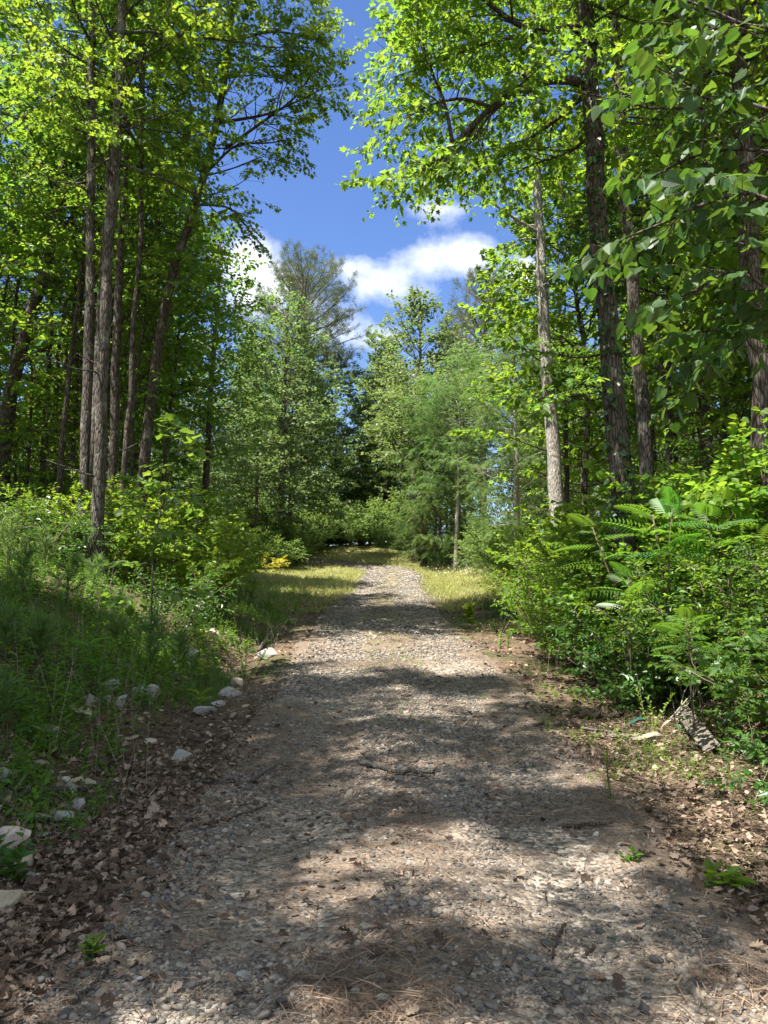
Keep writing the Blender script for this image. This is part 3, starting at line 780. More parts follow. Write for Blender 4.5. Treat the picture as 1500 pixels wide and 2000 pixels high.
broadleaf('locust_tree', 'tall feathery tree between the grey clearing trunk and the pale sunlit trunk',
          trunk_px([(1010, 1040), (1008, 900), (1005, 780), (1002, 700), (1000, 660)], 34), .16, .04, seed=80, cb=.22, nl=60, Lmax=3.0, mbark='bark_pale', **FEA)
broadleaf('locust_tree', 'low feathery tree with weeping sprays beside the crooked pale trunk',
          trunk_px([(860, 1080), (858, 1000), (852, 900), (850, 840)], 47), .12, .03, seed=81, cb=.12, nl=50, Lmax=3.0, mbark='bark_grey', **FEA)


def pine(name, label, path, d, r0, seed, crown, arms=()):
    rg = np.random.default_rng(seed); pts = np.array(trunk_px(path, d)); base = pts[0].copy()
    cr = Crown(rg); X, rad = trunk_tube(cr.W, rg, pts, r0, .05, 9, flare=.3, n=24, wob=.03)
    ga = 0
    for i in range(crown['n']):
        f = (i + rg.uniform()) / crown['n']; t = crown['cb'] + (1 - crown['cb']) * f
        p, T = pick(X, min(t, .985)); ga += 2.4 + rg.normal(0, .4)
        L = crown['L'] * (math.sin(math.pi * min(1, .25 + .66 * f)) ** .6) * rg.uniform(.6, 1.15); el = R(10 + 45 * f + rg.normal(0, 8))
        q = limb_path(rg, p, (math.cos(ga) * math.cos(el), math.sin(ga) * math.cos(el), math.sin(el)), L, 6, .13, .04)
        cr.dress(q, .015 + .012 * L, .4, .45, .26, .35, t0=.4, sec_k=3, lift=.06)
    for a in arms:
        q = np.array([at(x, y, d + k) for x, y, k in a]); cr.dress(q, .07, .6, .32, .4, .35, t0=.45, sec_k=3, lift=.06)
    root = empty(name, base, label, 'pine tree')
    P = np.array(cr.tp) + unit(np.array(cr.td)) * np.array(cr.tl)[:, None] * .6; D = unit(np.array(cr.td)); K = 24; N = len(P)
    A = D[:, None] * .55 + rg.normal(0, .55, (N, K, 3)) + np.array([0, 0, .3])
    G = Geo(); tv, tl, tc = T_NEEDLE
    scatter(G, (tv * np.array([2.2, 1, 1]), tl, tc), np.repeat(P, K, 0) + rg.normal(0, .08, (N * K, 3)), A.reshape(-1, 3), rg.normal(0, 1, (N * K, 3)), rg.uniform(.28, .5, N * K), rg.uniform(0, 1, N * K))
    build('trunk', cr.W, M['bark_pine'], root, base); build('crown', G, M['pine'], root, base, smooth=False)
    return root


pine('pine_tree', 'tallest pine, domed crown over long bare limbs reaching right into the sky',
     [(590, 1000), (592, 850), (594, 700), (596, 600), (592, 590), (590, 548)], 62, .30, 91, dict(n=74, cb=.58, L=5.4),
     [[(594, 690, 0), (640, 680, -.5), (680, 665, -1), (712, 655, -1)], [(594, 660, 0), (630, 640, .5), (670, 622, .5), (698, 608, .5)], [(594, 640, 0), (620, 600, 0), (650, 575, 0), (664, 572, 0)]])
pine('pine_tree', 'second pine with open rounded crown behind the feathery trees at right',
     [(945, 1000), (946, 850), (947, 700), (946, 640), (944, 575)], 60, .26, 92, dict(n=66, cb=.55, L=4.4))
pine('pine_tree', 'lower greyish pine between the airy poplar and the second pine',
     [(895, 1000), (896, 850), (896, 700), (895, 640)], 66, .22, 93, dict(n=44, cb=.5, L=3.4))

# ------------------------------------------------------------------ woods either side: a few kinds, copied
def kinds(specs, spots):
    protos = []
    for i, s in enumerate(spots):
        k = s['k']
        loc = ground_pt(s['x'], s['y']) - np.array([0, 0, .1])
        if k not in specs['done']:
            specs['done'][k] = specs['make'][k](loc, s)
        else:
            copy_thing(specs['done'][k], loc, s.get('rz', 0), s.get('sc', 1), s['label'], s.get('group'))


def wood_tree(seed, h, r0, **kw):
    def f(loc, s):
        rg = np.random.default_rng(seed)
        top = loc + np.array([rg.normal(0, .5), rg.normal(0, .5), h])
        mid = (loc + top) / 2 + np.array([rg.normal(0, .3), rg.normal(0, .3), 0])
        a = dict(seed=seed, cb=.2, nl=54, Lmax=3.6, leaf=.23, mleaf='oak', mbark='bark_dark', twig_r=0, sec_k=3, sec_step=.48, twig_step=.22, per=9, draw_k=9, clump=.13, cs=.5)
        a.update(kw)
        return broadleaf('forest_tree', s['label'], [loc, mid, top], r0, .04, group=s.get('group'), **a)
    return f


def small_tree(seed, h, **kw):
    def f(loc, s):
        rg = np.random.default_rng(seed)
        top = loc + np.array([rg.normal(0, .4), rg.normal(0, .4), h]); mid = (loc + top) / 2 + rg.normal(0, .15, 3)
        a = dict(seed=seed, cb=.12, nl=30, Lmax=1.9, leaf=.12, leafT=T_OVAL, mleaf='maple', mbark='bark_dark', twig_r=.002, sec_k=3, sec_step=.4, twig_step=.16, twig_len=.35, per=7, draw_k=6, clump=.12, flare=.1, elev=(0, 45), cat='tree')
        a.update(kw)
        return broadleaf('young_tree', s['label'], [loc, mid, top], .045, .01, group=s.get('group'), **a)
    return f


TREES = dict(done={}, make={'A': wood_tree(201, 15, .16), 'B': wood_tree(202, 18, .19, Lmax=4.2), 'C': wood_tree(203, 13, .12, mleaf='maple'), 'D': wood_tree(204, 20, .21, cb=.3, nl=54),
                            'p': wood_tree(207, 17, .18, Lmax=4.0, leafT=T_MAPLE, leaf=.125, mleaf='maple', mbark='bark_grey', twig_r=.003, sec_step=.34, twig_step=.15, per=10, cb=.24, nl=56, clump=.25, gaps=.05), 'q': wood_tree(208, 15, .15, Lmax=3.4, leafT=T_OVAL, leaf=.13, mleaf='maple', mbark='bark_grey', twig_r=.003, sec_step=.34, twig_step=.15, per=10, cb=.28, nl=54, clump=.25, gaps=.05),
                            'k': wood_tree(209, 16, .065, cb=.55, nl=24, Lmax=2.2, leaf=.2), 'l': wood_tree(210, 14, .08, cb=.6, nl=22, Lmax=2.4, leaf=.2, stubs=8),
                            's': small_tree(211, 4.2), 't': small_tree(212, 5.6, mleaf='tulip', leaf=.14), 'w': small_tree(213, 3.2, mleaf='oak'),
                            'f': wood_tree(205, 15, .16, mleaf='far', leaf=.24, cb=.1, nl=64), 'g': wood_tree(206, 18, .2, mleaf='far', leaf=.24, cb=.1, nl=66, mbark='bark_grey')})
spots = []
def spot(k, x, y, label, group, rz=None, sc=1.0):
    spots.append(dict(k=k, x=x, y=y, label=label, group=group, rz=rng.uniform(0, 6.28) if rz is None else rz, sc=sc))

# off to the left and behind the viewer: the canopy that shades the road
LS = 'tall shade tree of the left roadside row, trunk outside the left edge'
for k, x, y, sc in [('p', -6.4, 1.5, 1.05), ('p', -7.6, 6.0, 1.15), ('q', -5.2, -3.5, 1.05), ('q', -5.9, 6.6, .85), ('q', -4.9, 3.7, 1.0), ('D', -10.5, 2.0, 1.0)]:
    spot(k, x, y, LS, 'roadside shade trees on the left', rz=0.0, sc=sc)
RS = 'tall tree added to darken the right roadside, trunk outside the right edge'
for k, x, y, sc in [('q', 6.6, 3.0, 1.0), ('p', 7.6, 8.6, 1.0), ('q', 5.4, -2.5, 1.0)]:  # trees added out of view to deepen shade on the right
    spot(k, x, y, RS, 'roadside shade trees on the right', sc=sc)
WL = 'shaded tree deep in the left woods behind the roadside trunks'
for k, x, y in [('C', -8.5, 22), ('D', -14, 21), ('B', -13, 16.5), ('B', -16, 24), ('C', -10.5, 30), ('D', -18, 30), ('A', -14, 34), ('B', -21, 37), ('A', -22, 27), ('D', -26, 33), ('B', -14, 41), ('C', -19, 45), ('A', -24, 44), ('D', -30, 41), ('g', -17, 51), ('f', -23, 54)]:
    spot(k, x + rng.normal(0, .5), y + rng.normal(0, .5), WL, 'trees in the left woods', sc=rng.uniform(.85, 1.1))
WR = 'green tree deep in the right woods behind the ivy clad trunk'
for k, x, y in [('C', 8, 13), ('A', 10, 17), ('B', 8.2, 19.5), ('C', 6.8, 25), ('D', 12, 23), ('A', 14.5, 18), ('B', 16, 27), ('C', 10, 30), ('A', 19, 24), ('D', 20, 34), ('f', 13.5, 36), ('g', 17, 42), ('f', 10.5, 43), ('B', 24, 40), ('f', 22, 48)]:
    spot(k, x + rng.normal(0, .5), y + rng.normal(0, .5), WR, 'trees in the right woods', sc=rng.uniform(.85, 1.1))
TK = 'slim straight dark trunk among the shaded left woods'
for i in range(18):
    y = rng.uniform(17, 34); x = -rng.uniform(.25, .5) * y - 1.2
    spot('kl'[i % 2], x, y, TK, 'slim trunks in the left woods', sc=rng.uniform(.85, 1.2))
TR = 'slim straight dark trunk among the shaded right woods'
for i in range(9):
    y = rng.uniform(16, 32); x = rng.uniform(.27, .5) * y + 1.5
    spot('kl'[i % 2], x, y, TR, 'slim trunks in the right woods', sc=rng.uniform(.85, 1.2))
UL = 'leafy young tree filling the gaps under the left woods'
for i in range(46):
    y = rng.uniform(17.5, 42); x = -rng.uniform(.34, .62) * y - rng.uniform(0, 3) - .5
    spot('stw'[i % 3], x, y, UL, 'young trees under the left woods', sc=rng.uniform(.8, 1.3))
UR = 'leafy young tree filling the gaps under the right woods'
for i in range(36):
    y = rng.uniform(10, 34); x = rng.uniform(.30, .6) * y + rng.uniform(0, 2) + 1.6
    spot('stw'[i % 3], x, y, UR, 'young trees under the right woods', sc=rng.uniform(.8, 1.3))
BK = 'tall leafy tree in the row closing the back of the clearing'
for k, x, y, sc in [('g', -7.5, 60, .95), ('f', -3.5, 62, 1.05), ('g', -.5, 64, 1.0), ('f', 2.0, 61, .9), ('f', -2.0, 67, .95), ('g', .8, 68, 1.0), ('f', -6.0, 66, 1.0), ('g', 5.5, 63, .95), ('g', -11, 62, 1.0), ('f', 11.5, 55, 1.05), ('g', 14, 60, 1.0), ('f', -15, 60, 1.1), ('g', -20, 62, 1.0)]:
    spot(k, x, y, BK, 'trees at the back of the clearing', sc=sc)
kinds(TREES, spots)

# far wood behind everything: one mass
def far_wood():
    rg = np.random.default_rng(333); W = Geo(); G = Geo()
    for i in range(150):
        y = rg.uniform(68, 120); x = rg.uniform(-.75, .75) * y
        z = float(H(x, y)); h = rg.uniform(13, 20)
        tube(W, [(x, y, z - .2), (x + rg.normal(0, .3), y, z + h * .5), (x + rg.normal(0, .5), y, z + h)], [.18, .13, .04], 6)
        n = 800; f = rg.uniform(.22, 1, n); rad = 3.1 * np.sin(np.pi * np.clip(f * .92, 0, 1)) ** .6 * np.sqrt(rg.uniform(0, 1, n)); az = rg.uniform(0, 6.28, n)
        P = np.stack([x + rad * np.cos(az), y + rad * np.sin(az), z + h * f], 1)
        keep = vnoise(P[:, 0] * .7 + P[:, 2] * .4, P[:, 1] * .7 - P[:, 2] * .5, 5) > -.15
        P = P[keep]
        P = np.repeat(P, 4, 0) + rg.normal(0, .28, (len(P) * 4, 3))
        scatter(G, T_DIA, P, rg.normal(0, 1, P.shape) - np.array([0, 0, .4]), np.array([0, 0, 1.]) + rg.normal(0, .6, P.shape), rg.uniform(.22, .42, len(P)), rg.uniform(0, 1, len(P)))
    root = empty('far_wood', (0, 0, 0), 'far off wood of dark crowded trees seen behind the clearing', 'woodland'); root['kind'] = 'stuff'
    t = build('trunks', W, M['bark_dark'], root); t['kind'] = 'stuff'
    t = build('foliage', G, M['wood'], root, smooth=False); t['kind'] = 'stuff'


far_wood()
# ------------------------------------------------------------------ shrubs
def shrub(name, label, loc, h, w, seed, leafT=T_OVAL, leaf=.075, mleaf='shrub', stems=11, per=7, group=None, cat='shrub', twig_len=.22, stem_r=.008, droop=.25, tilt=.55, sec_step=.14, twig_step=.11, sec_len=.42, t0=.06, clump=0, lean=(0, 0), mstem='stembrown', spread=1.0):
    rg = np.random.default_rng(seed); cr = Crown(rg); loc = np.asarray(loc, float)
    for i in range(stems):
        az = i * 2.4 + rg.normal(0, .4); rr = math.sqrt((i + .5) / stems)
        b = loc + np.array([math.cos(az), math.sin(az), 0]) * rr * w * .18
        el = math.pi / 2 - rr * .75 * spread
        d = np.array([math.cos(az) * math.cos(el) + lean[0], math.sin(az) * math.cos(el) + lean[1], math.sin(el)])
        L = h * rg.uniform(.75, 1.15)
        q = limb_path(rg, b, d, L, 6, .1, -.02)
        cr.dress(q, stem_r, sec_step, sec_len, twig_step, twig_len, t0=t0, sec_k=3, k=4)
    root = empty(name, loc, label, cat, group)
    G = cr.leaves(leafT, leaf, per, droop, tilt, .0015, clump=clump)
    build('stems', cr.W, M[mstem], root, loc); build('foliage', G, M[mleaf], root, loc, smooth=False)
    return root


SP = {}
def put_shrub(kind, x, y, label, group=None, sc=1.0, rz=None):
    loc = ground_pt(x, y) - np.array([0, 0, .03])
    mk = {'bright': lambda: shrub('shrub', label, loc, 1.5, 1.4, 301, group=group),
          'oval': lambda: shrub('shrub', label, loc, 1.7, 1.5, 302, leafT=T_HEART, leaf=.08, mleaf='shrub', group=group),
          'dark': lambda: shrub('shrub', label, loc, 1.2, 1.6, 303, mleaf='shrubdark', leaf=.075, group=group, stems=12),
          'blackberry': lambda: shrub('bramble', label, loc, 1.0, 1.5, 304, mleaf='shrubdark', leafT=T_MAPLE, leaf=.085, group=group, stems=12, spread=1.5),
          'pale': lambda: shrub('shrub', label, loc, 2.4, 2.2, 305, mleaf='belt', leaf=.15, leafT=T_DIA, group=group, stems=20, sec_step=.17, twig_step=.13, twig_len=.35, stem_r=.015, per=8),
          'fine': lambda: shrub('shrub', label, loc, 2.2, 2.4, 306, mleaf='feather', leaf=.26, leafT=T_FEATHER, group=group, stems=16, per=5, sec_step=.2, twig_step=.17, twig_len=.35, stem_r=.012)}
    if kind not in SP: SP[kind] = mk[kind]()
    else: copy_thing(SP[kind], loc, rng.uniform(0, 6.28) if rz is None else rz, sc, label, group)


RBK = 'shrubs along the right bank'
def shrub_px(kind, px, py, Y, label, group=None, sc=1.0):
    p = at(px, py, Y); put_shrub(kind, p[0] + (max(0.0, min(.45, (12.5 - Y) * .2)) if group == RBK else 0.0), Y, label, group, sc)

RBK = 'shrubs along the right bank'
for kind, px, Y, lab, sc in [
        ('bright', 1035, 22, 'bright shrub at the far end of the right bank beside the meadow grass', 1.05),
        ('oval', 1075, 18.5, 'sunlit yellow green shrub at the foot of the pale sunlit trunk', 1.1),
        ('bright', 1070, 15.5, 'sunlit shrub leaning over the right verge past the lime green seedling', .95),
        ('oval', 1130, 14.5, 'tall sunlit shrub left of the thick ivy clad trunk', 1.15),
        ('bright', 1105, 12.4, 'glowing yellow green shrub at the front edge of the right bank', .95),
        ('bright', 1185, 12.6, 'dense shrub hiding the foot of the thick ivy clad trunk', 1.15),
        ('oval', 1175, 10.6, 'broad leaved shrub below the thick ivy clad trunk', .95),
        ('dark', 1175, 9.6, 'low dark shrub above the bare bank on the right', .9),
        ('oval', 1270, 11.6, 'leafy shrub just right of the thick ivy clad trunk', 1.1),
        ('bright', 1265, 9.4, 'mixed light shrub in the middle of the right thicket', .95),
        ('dark', 1265, 9.3, 'dark shrub directly above the bright broad leaved seedling', .9),
        ('oval', 1360, 10.2, 'shrub under the arching fronds in the right thicket', 1.15),
        ('bright', 1360, 8.4, 'glossy pale leaved shrub catching light beneath the fronds', .9),
        ('dark', 1370, 9.0, 'dark glossy shrub behind the dead stalks', .8),
        ('oval', 1460, 9.4, 'shrub in front of the right edge trunk', 1.1),
        ('dark', 1480, 8.2, 'shadowed shrub above the bare clay at the right edge', .95),
        ('blackberry', 1520, 6.6, 'dark bramble spilling over the clay at the right edge', .55),
        ('blackberry', 1530, 5.6, 'bramble cut by the right edge of the frame', .7),
        ('blackberry', 1330, 9.3, 'shaded bramble behind the rotting plank', .75),
        ('blackberry', 1210, 9.2, 'bramble at the toe of the right bank', .6)]:
    shrub_px(kind, px, 1171, Y, lab, RBK, sc)
BSH = 'shrubs closing the end of the clearing'
for kind, px, Y, lab, sc in [
        ('pale', 600, 56, 'pale round shrub left of the bend of the track', 1.1), ('pale', 650, 59, 'light green shrub above the bend of the track', 1.25), ('fine', 690, 58, 'fine leaved shrub above the shaded track end', 1.0),
        ('pale', 735, 57, 'round shrub directly above the middle of the track', 1.1), ('pale', 780, 58, 'taller pale shrub left of the crooked pale trunk', 1.3), ('fine', 800, 52, 'feathery shrub at the foot of the crooked pale trunk', 1.1),
        ('fine', 850, 50, 'feathery shrub between the crooked and the thin straight trunk', 1.2), ('dark', 862, 47, 'small dark shrub just left of the thin straight pale trunk', .9), ('pale', 930, 46, 'rounded shrub right of the thin straight pale trunk', .85),
        ('pale', 965, 43, 'rounded shrub at the right edge of the clearing', .95), ('pale', 1000, 40, 'large shrub behind the right verge at the clearing edge', 1.05), ('fine', 1010, 34, 'feathery shrub leaning over the right side of the meadow grass', 1.0),
        ('pale', 560, 47, 'shrub at the foot of the tall rounded clearing tree', .9), ('pale', 525, 44, 'shrub left of the foot of the tall rounded clearing tree', .8), ('bright', 470, 36, 'shrub under the left woods at the edge of the meadow grass', 1.3),
        ('bright', 430, 30, 'shrub in the dappled light right of the broad leaved sapling', 1.2), ('pale', 620, 64, 'tall shrub at the back left of the clearing', 1.5), ('pale', 700, 66, 'dark hollowed shrub mass behind the end of the track', 1.9), ('pale', 770, 65, 'tall shrub below the far dark trunks', 1.7),
        ('pale', 715, 62, 'pale shrub filling the dark hollow beyond the bend of the track', 1.3), ('pale', 665, 63, 'pale shrub at the back just left of the dark hollow', 1.5), ('pale', 530, 53, 'pale shrub between the trunks left of the clearing', 1.3), ('pale', 480, 50, 'pale shrub far back under the left woods', 1.4)]:
    shrub_px(kind, px, 1100, Y, lab, BSH, sc)
LSH = 'shrubs under the left woods'
for kind, px, Y, lab, sc in [
        ('dark', 30, 14, 'dark shrub at the left edge below the forked tree', 1.1), ('bright', 90, 15.5, 'shaded shrub left of the paired grey stems', 1.0), ('dark', 140, 14.6, 'dark shrub at the foot of the paired grey stems', .8),
        ('oval', 235, 16, 'shrub right behind the brown grey trunk', 1.0), ('dark', 330, 13, 'dark shrub behind the broad leaved sapling', .9), ('oval', 380, 16, 'shrub right of the broad leaved sapling', 1.0), ('bright', 420, 21, 'light shrub at the right end of the left woods', 1.0),
        ('dark', 60, 19, 'shrub in the gloom behind the left bank', 1.3), ('oval', 170, 22, 'shrub seen between the left trunks', 1.4), ('bright', 360, 25, 'shrub seen under the dark leaning trunk', 1.4), ('oval', 300, 20, 'shrub close to the foot of the leaning trunk', 1.2)]:
    shrub_px(kind, px, 1100, Y, lab, LSH, sc)

# sumac: stems carrying arching fronds
def sumac(label, x, y, h, n, fl, seed, lean=(0, 0)):
    rg = np.random.default_rng(seed); loc = ground_pt(x, y) - np.array([0, 0, .03]); W = Geo(); G = Geo()
    P = []; A = []
    for s in range(n):
        d = np.array([rg.normal(0, .18) + lean[0], rg.normal(0, .18) + lean[1], 1.0]); q = limb_path(rg, loc + np.array([rg.normal(0, .12), rg.normal(0, .12), 0]), d, h * rg.uniform(.75, 1.1), 6, .06)
        tube(W, q, np.linspace(.014, .008, 7), 5)
        m = 8
        for j in range(m):
            t = .74 + .25 * j / (m - 1); p, T = pick(q, t); az = j * 2.4 + rg.normal(0, .3); el = R(2 + 130 * (t - .74) + rg.normal(0, 12))
            P.append(p); A.append((math.cos(az) * math.cos(el), math.sin(az) * math.cos(el), math.sin(el) + .1))
    P = np.array(P); A = np.array(A); N = len(P)
    # arching fronds: bend the template by drooping
    scatter(G, T_FROND2, P, A, np.array([0, 0, 1.]) + rg.normal(0, .22, (N, 3)), fl * rg.uniform(.75, 1.15, N), rg.uniform(0, 1, N))
    root = empty('sumac', loc, label, 'shrub', 'sumac stems in the right thicket')
    build('stems', W, M['stembrown'], root, loc); build('fronds', G, M['sumac'], root, loc, smooth=False)


def _frond2():
    V = []; F = []; nl = 13
    f = lambda y: -.34 * y * y
    for k in range(6):
        a, b = k / 6, (k + 1) / 6; i = len(V)
        V.extend([(-.007, a, f(a)), (.007, a, f(a)), (.006, b, f(b)), (-.006, b, f(b))]); F.append([i, i + 1, i + 2, i + 3])
    for k in range(nl):
        y = .13 + .85 * k / (nl - 1); z = f(y); L = .32 * (math.sin(math.pi * (.2 + .74 * y)) ** .7); w = .023
        for s in (-1, 1):
            i = len(V)
            V.extend([(0, y, z), (s * L * .35, y + L * .1 - w, z + .015), (s * L, y + L * .32, z - L * .28), (s * L * .4, y + L * .14 + w, z + .012)]); F.append([i, i + 1, i + 2, i + 3])
    return _T(V, F)


T_FROND2 = _frond2()
for lab, px, Y, h, n, fl, sd in [('sumac with fern like fronds close before the thick ivy clad trunk', 1225, 9.3, 2.1, 2, .5, 401), ('sumac with arching fern like fronds in the middle of the right thicket', 1325, 9.0, 2.2, 3, .55, 402),
                                 ('sumac fronds just left of the right edge trunk', 1420, 8.6, 2.1, 3, .55, 403), ('low sumac with glossy drooping fronds on the right bank', 1390, 7.7, 1.3, 2, .4, 405)]:
    p = at(px, 1100, Y); sumac(lab, p[0], Y, h, n, fl, sd)

# ------------------------------------------------------------------ pine seedlings on the left bank
def seedling(label, x, y, h, seed, sc=1.0, bushy=5):
    rg = np.random.default_rng(seed); loc = ground_pt(x, y) - np.array([0, 0, .02]); W = Geo(); P = []; A = []; S = []
    shoots = [limb_path(rg, loc, (rg.normal(0, .08), rg.normal(0, .08), 1), h, 6, .04)]
    for j in range(bushy):
        t = .25 + .6 * j / bushy; p, T = pick(shoots[0], t); az = j * 2.4 + rg.normal(0, .4)
        shoots.append(limb_path(rg, p, (math.cos(az) * .8, math.sin(az) * .8, .75), h * .5 * (1.1 - t), 4, .08, .12))
    for k, q in enumerate(shoots):
        tube(W, q, np.linspace(.011 if k == 0 else .006, .004, len(q)), 5)
        n = 130 if k == 0 else 70
        for t in rg.uniform(.12, 1, n):
            p, T = pick(q, t); az = rg.uniform(0, 6.28); o_ = np.array([math.cos(az), math.sin(az), 0])
            P.append(p); A.append(T * (.55 + .5 * t) + o_ * .8 + np.array([0, 0, -.1])); S.append(.17 * rg.uniform(.65, 1.2) * (1 - .35 * t ** 4))
    G = Geo(); tv, tl, tc = T_NEEDLE; N = len(P)
    scatter(G, (np.array([(-.028, 0, 0), (.028, 0, 0), (.022, .6, -.05), (.006, 1, -.16), (-.006, 1, -.16), (-.022, .6, -.05)]), np.array([0, 1, 2, 5, 5, 2, 3, 4]), np.array([4, 4])), np.array(P), np.array(A), rg.normal(0, 1, (N, 3)), np.array(S), rg.uniform(0, 1, N))
    root = empty('pine_seedling', loc, label, 'pine seedling', 'pine seedlings on the left bank')
    build('stem', W, M['stem'], root, loc); build('needles', G, M['seedling'], root, loc, smooth=False)
    return root


for i, (lab, px, Y, h, b) in enumerate([
        ('sunlit pine seedling with upright candle like tips in front of the left bank', 85, 8.3, .55, 4), ('dark pine seedling at the left edge beside the candle tipped one', 18, 8.0, .65, 5), ('soft pine seedling behind the leaning grey slab', 235, 10.6, .65, 5),
        ('pine seedling with tall thin leader above the ditch rocks', 300, 10.4, .85, 6), ('pine seedling close right of the thin leader one', 352, 11.2, .6, 5), ('dark bushy pine seedling on the upper bank near the left edge', 40, 10.6, .9, 6), ('pine seedling in shade on the upper left bank', 130, 11.5, .85, 6),
        ('pine seedling below the paired grey stems', 175, 12.6, .8, 6), ('pine seedling below the broad leaved sapling', 372, 13.2, .85, 5), ('tall pine seedling at the far left edge of the upper bank', 8, 12.4, 1.1, 6), ('pine seedling high on the bank under the dark shrubs', 85, 13.2, .9, 6), ('pine seedling low on the bank at the left edge', 5, 6.6, .5, 5),
        ('pine seedling midway along the verge near the pale rock', 440, 15.5, .8, 5), ('pine seedling by the meadow grass on the left', 490, 20, .9, 5)]):
    p = at(px, 1171, Y); seedling(lab, p[0], Y, h, 500 + i, bushy=b)
p = at(972, 1110, 24); s_ = seedling('lone pine seedling in the meadow grass on the right', p[0], 24, 1.0, 540); s_['group'] = None; del s_['group']

# ------------------------------------------------------------------ single small plants
def herb(name, label, x, y, h, n, leafT, leaf, mleaf, seed, cat='plant', spread=.5, group=None, lean=(0, 0), stems=1, elev=15, mstem='stem', z0=.25, r=.004):
    rg = np.random.default_rng(seed); loc = ground_pt(x, y) - np.array([0, 0, .01]); W = Geo(); P = []; A = []
    for s in range(stems):
        q = limb_path(rg, loc + np.array([rg.normal(0, .02 * (stems - 1)), rg.normal(0, .02 * (stems - 1)), 0]), (lean[0] + rg.normal(0, .1 + .1 * (stems > 1)), lean[1] + rg.normal(0, .1), 1), h * rg.uniform(.8, 1.05), 6, .07)
        tube(W, q, np.linspace(r, r * .5, 7), 4)
        for j in range(n):
            t = z0 + (1 - z0) * (j + .5) / n; p, T = pick(q, t); az = j * 2.4 + rg.normal(0, .3); el = R(elev + rg.normal(0, 12) + 25 * t)
            P.append(p); A.append((math.cos(az) * math.cos(el), math.sin(az) * math.cos(el), math.sin(el)))
    G = Geo(); N = len(P)
    scatter(G, leafT, np.array(P), np.array(A), np.array([0, 0, 1.]) + rg.normal(0, .25, (N, 3)), leaf * rg.uniform(.7, 1.15, N), rg.uniform(0, 1, N))
    root = empty(name, loc, label, cat, group)
    build('stem', W, M[mstem], root, loc); build('leaves', G, M[mleaf], root, loc, smooth=False)
    return root


def herb_px(name, label, px, py, h, *a, **k):
    g = on_ground(px, py)
    return herb(name, label, g[0], g[1], h, *a, **k)

herb_px('seedling', 'lime green seedling standing alone on the right verge of the road', 918, 1228, .55, 12, T_HEART, .15, 'limeleaf', 601, stems=3)
herb_px('weed_plant', 'spindly weed with tiny leaves at the right edge of the gravel', 1195, 1565, .42, 26, T_OVAL, .03, 'shrub', 602, stems=2, elev=40)
herb_px('seedling', 'bright seedling with a few broad leaves low in the dark right thicket', 1225, 1345, .32, 8, T_OVAL, .2, 'limeleaf', 603, elev=5, z0=.7)
herb_px('weed_plant', 'tall leafy weed standing beside the dark green plastic scrap', 1285, 1445, .5, 22, T_OVAL, .05, 'shrub', 604, stems=3, elev=30)
herb_px('lance_leaved_plant', 'plant with drooping lance shaped leaves beside the candle tipped pine seedling', 172, 1345, .55, 14, T_LANCE, .2, 'weed', 605, stems=2)
herb_px('ragweed', 'plant with a bright star of leaves among the ditch rocks', 385, 1395, .3, 10, T_LANCE, .16, 'limeleaf', 606, z0=.6)
herb_px('broadleaf_weed', 'weed with wide pale leaves above the ditch rocks', 395, 1340, .4, 9, T_HEART, .13, 'shrub', 607)
herb_px('broadleaf_weed', 'tall leafy weed beside the upper ditch rocks', 318, 1335, .4, 8, T_OVAL, .15, 'shrub', 608, elev=40)
herb_px('weed_plant', 'dark leaved weed by the pale rocks at the left edge', 10, 1745, .28, 12, T_OVAL, .11, 'shrubdark', 609, stems=3)
herb_px('weed_plant', 'small weed standing against the rounded white rock', 140, 1590, .16, 6, T_OVAL, .09, 'weed', 610)
herb_px('weed_plant', 'mint like weed at the bottom right side of the leaf litter', 1420, 1745, .1, 9, T_OVAL, .1, 'limeleaf', 611, stems=3, elev=10)
herb_px('weed_plant', 'tiny dark green weed in the litter at the bottom left', 172, 1885, .1, 14, T_OVAL, .05, 'weed', 612, stems=3)
herb_px('weed_plant', 'low weed on the litter right of the brown stick', 1235, 1690, .08, 8, T_OVAL, .06, 'weed', 613, stems=2)
herb_px('weed_plant', 'tall dry stemmed weed by the left side of the track', 485, 1345, .6, 20, T_OVAL, .05, 'weed', 614, stems=3, elev=35, mstem='stembrown')
herb_px('weed_plant', 'leafy weed on the verge below the yellow green shrubs', 990, 1275, .4, 18, T_OVAL, .06, 'shrub', 615, stems=4)
p = at(540, 1060, 40)
shrub('yellow_shrub', 'small yellow leaved shrub at the foot of the tall rounded tree', ground_pt(p[0], 40), .8, .7, 620, mleaf='yellow', leaf=.2, leafT=T_HEART, stems=5, sec_step=.4, twig_step=.3, per=3)

# ------------------------------------------------------------------ rocks
import bmesh


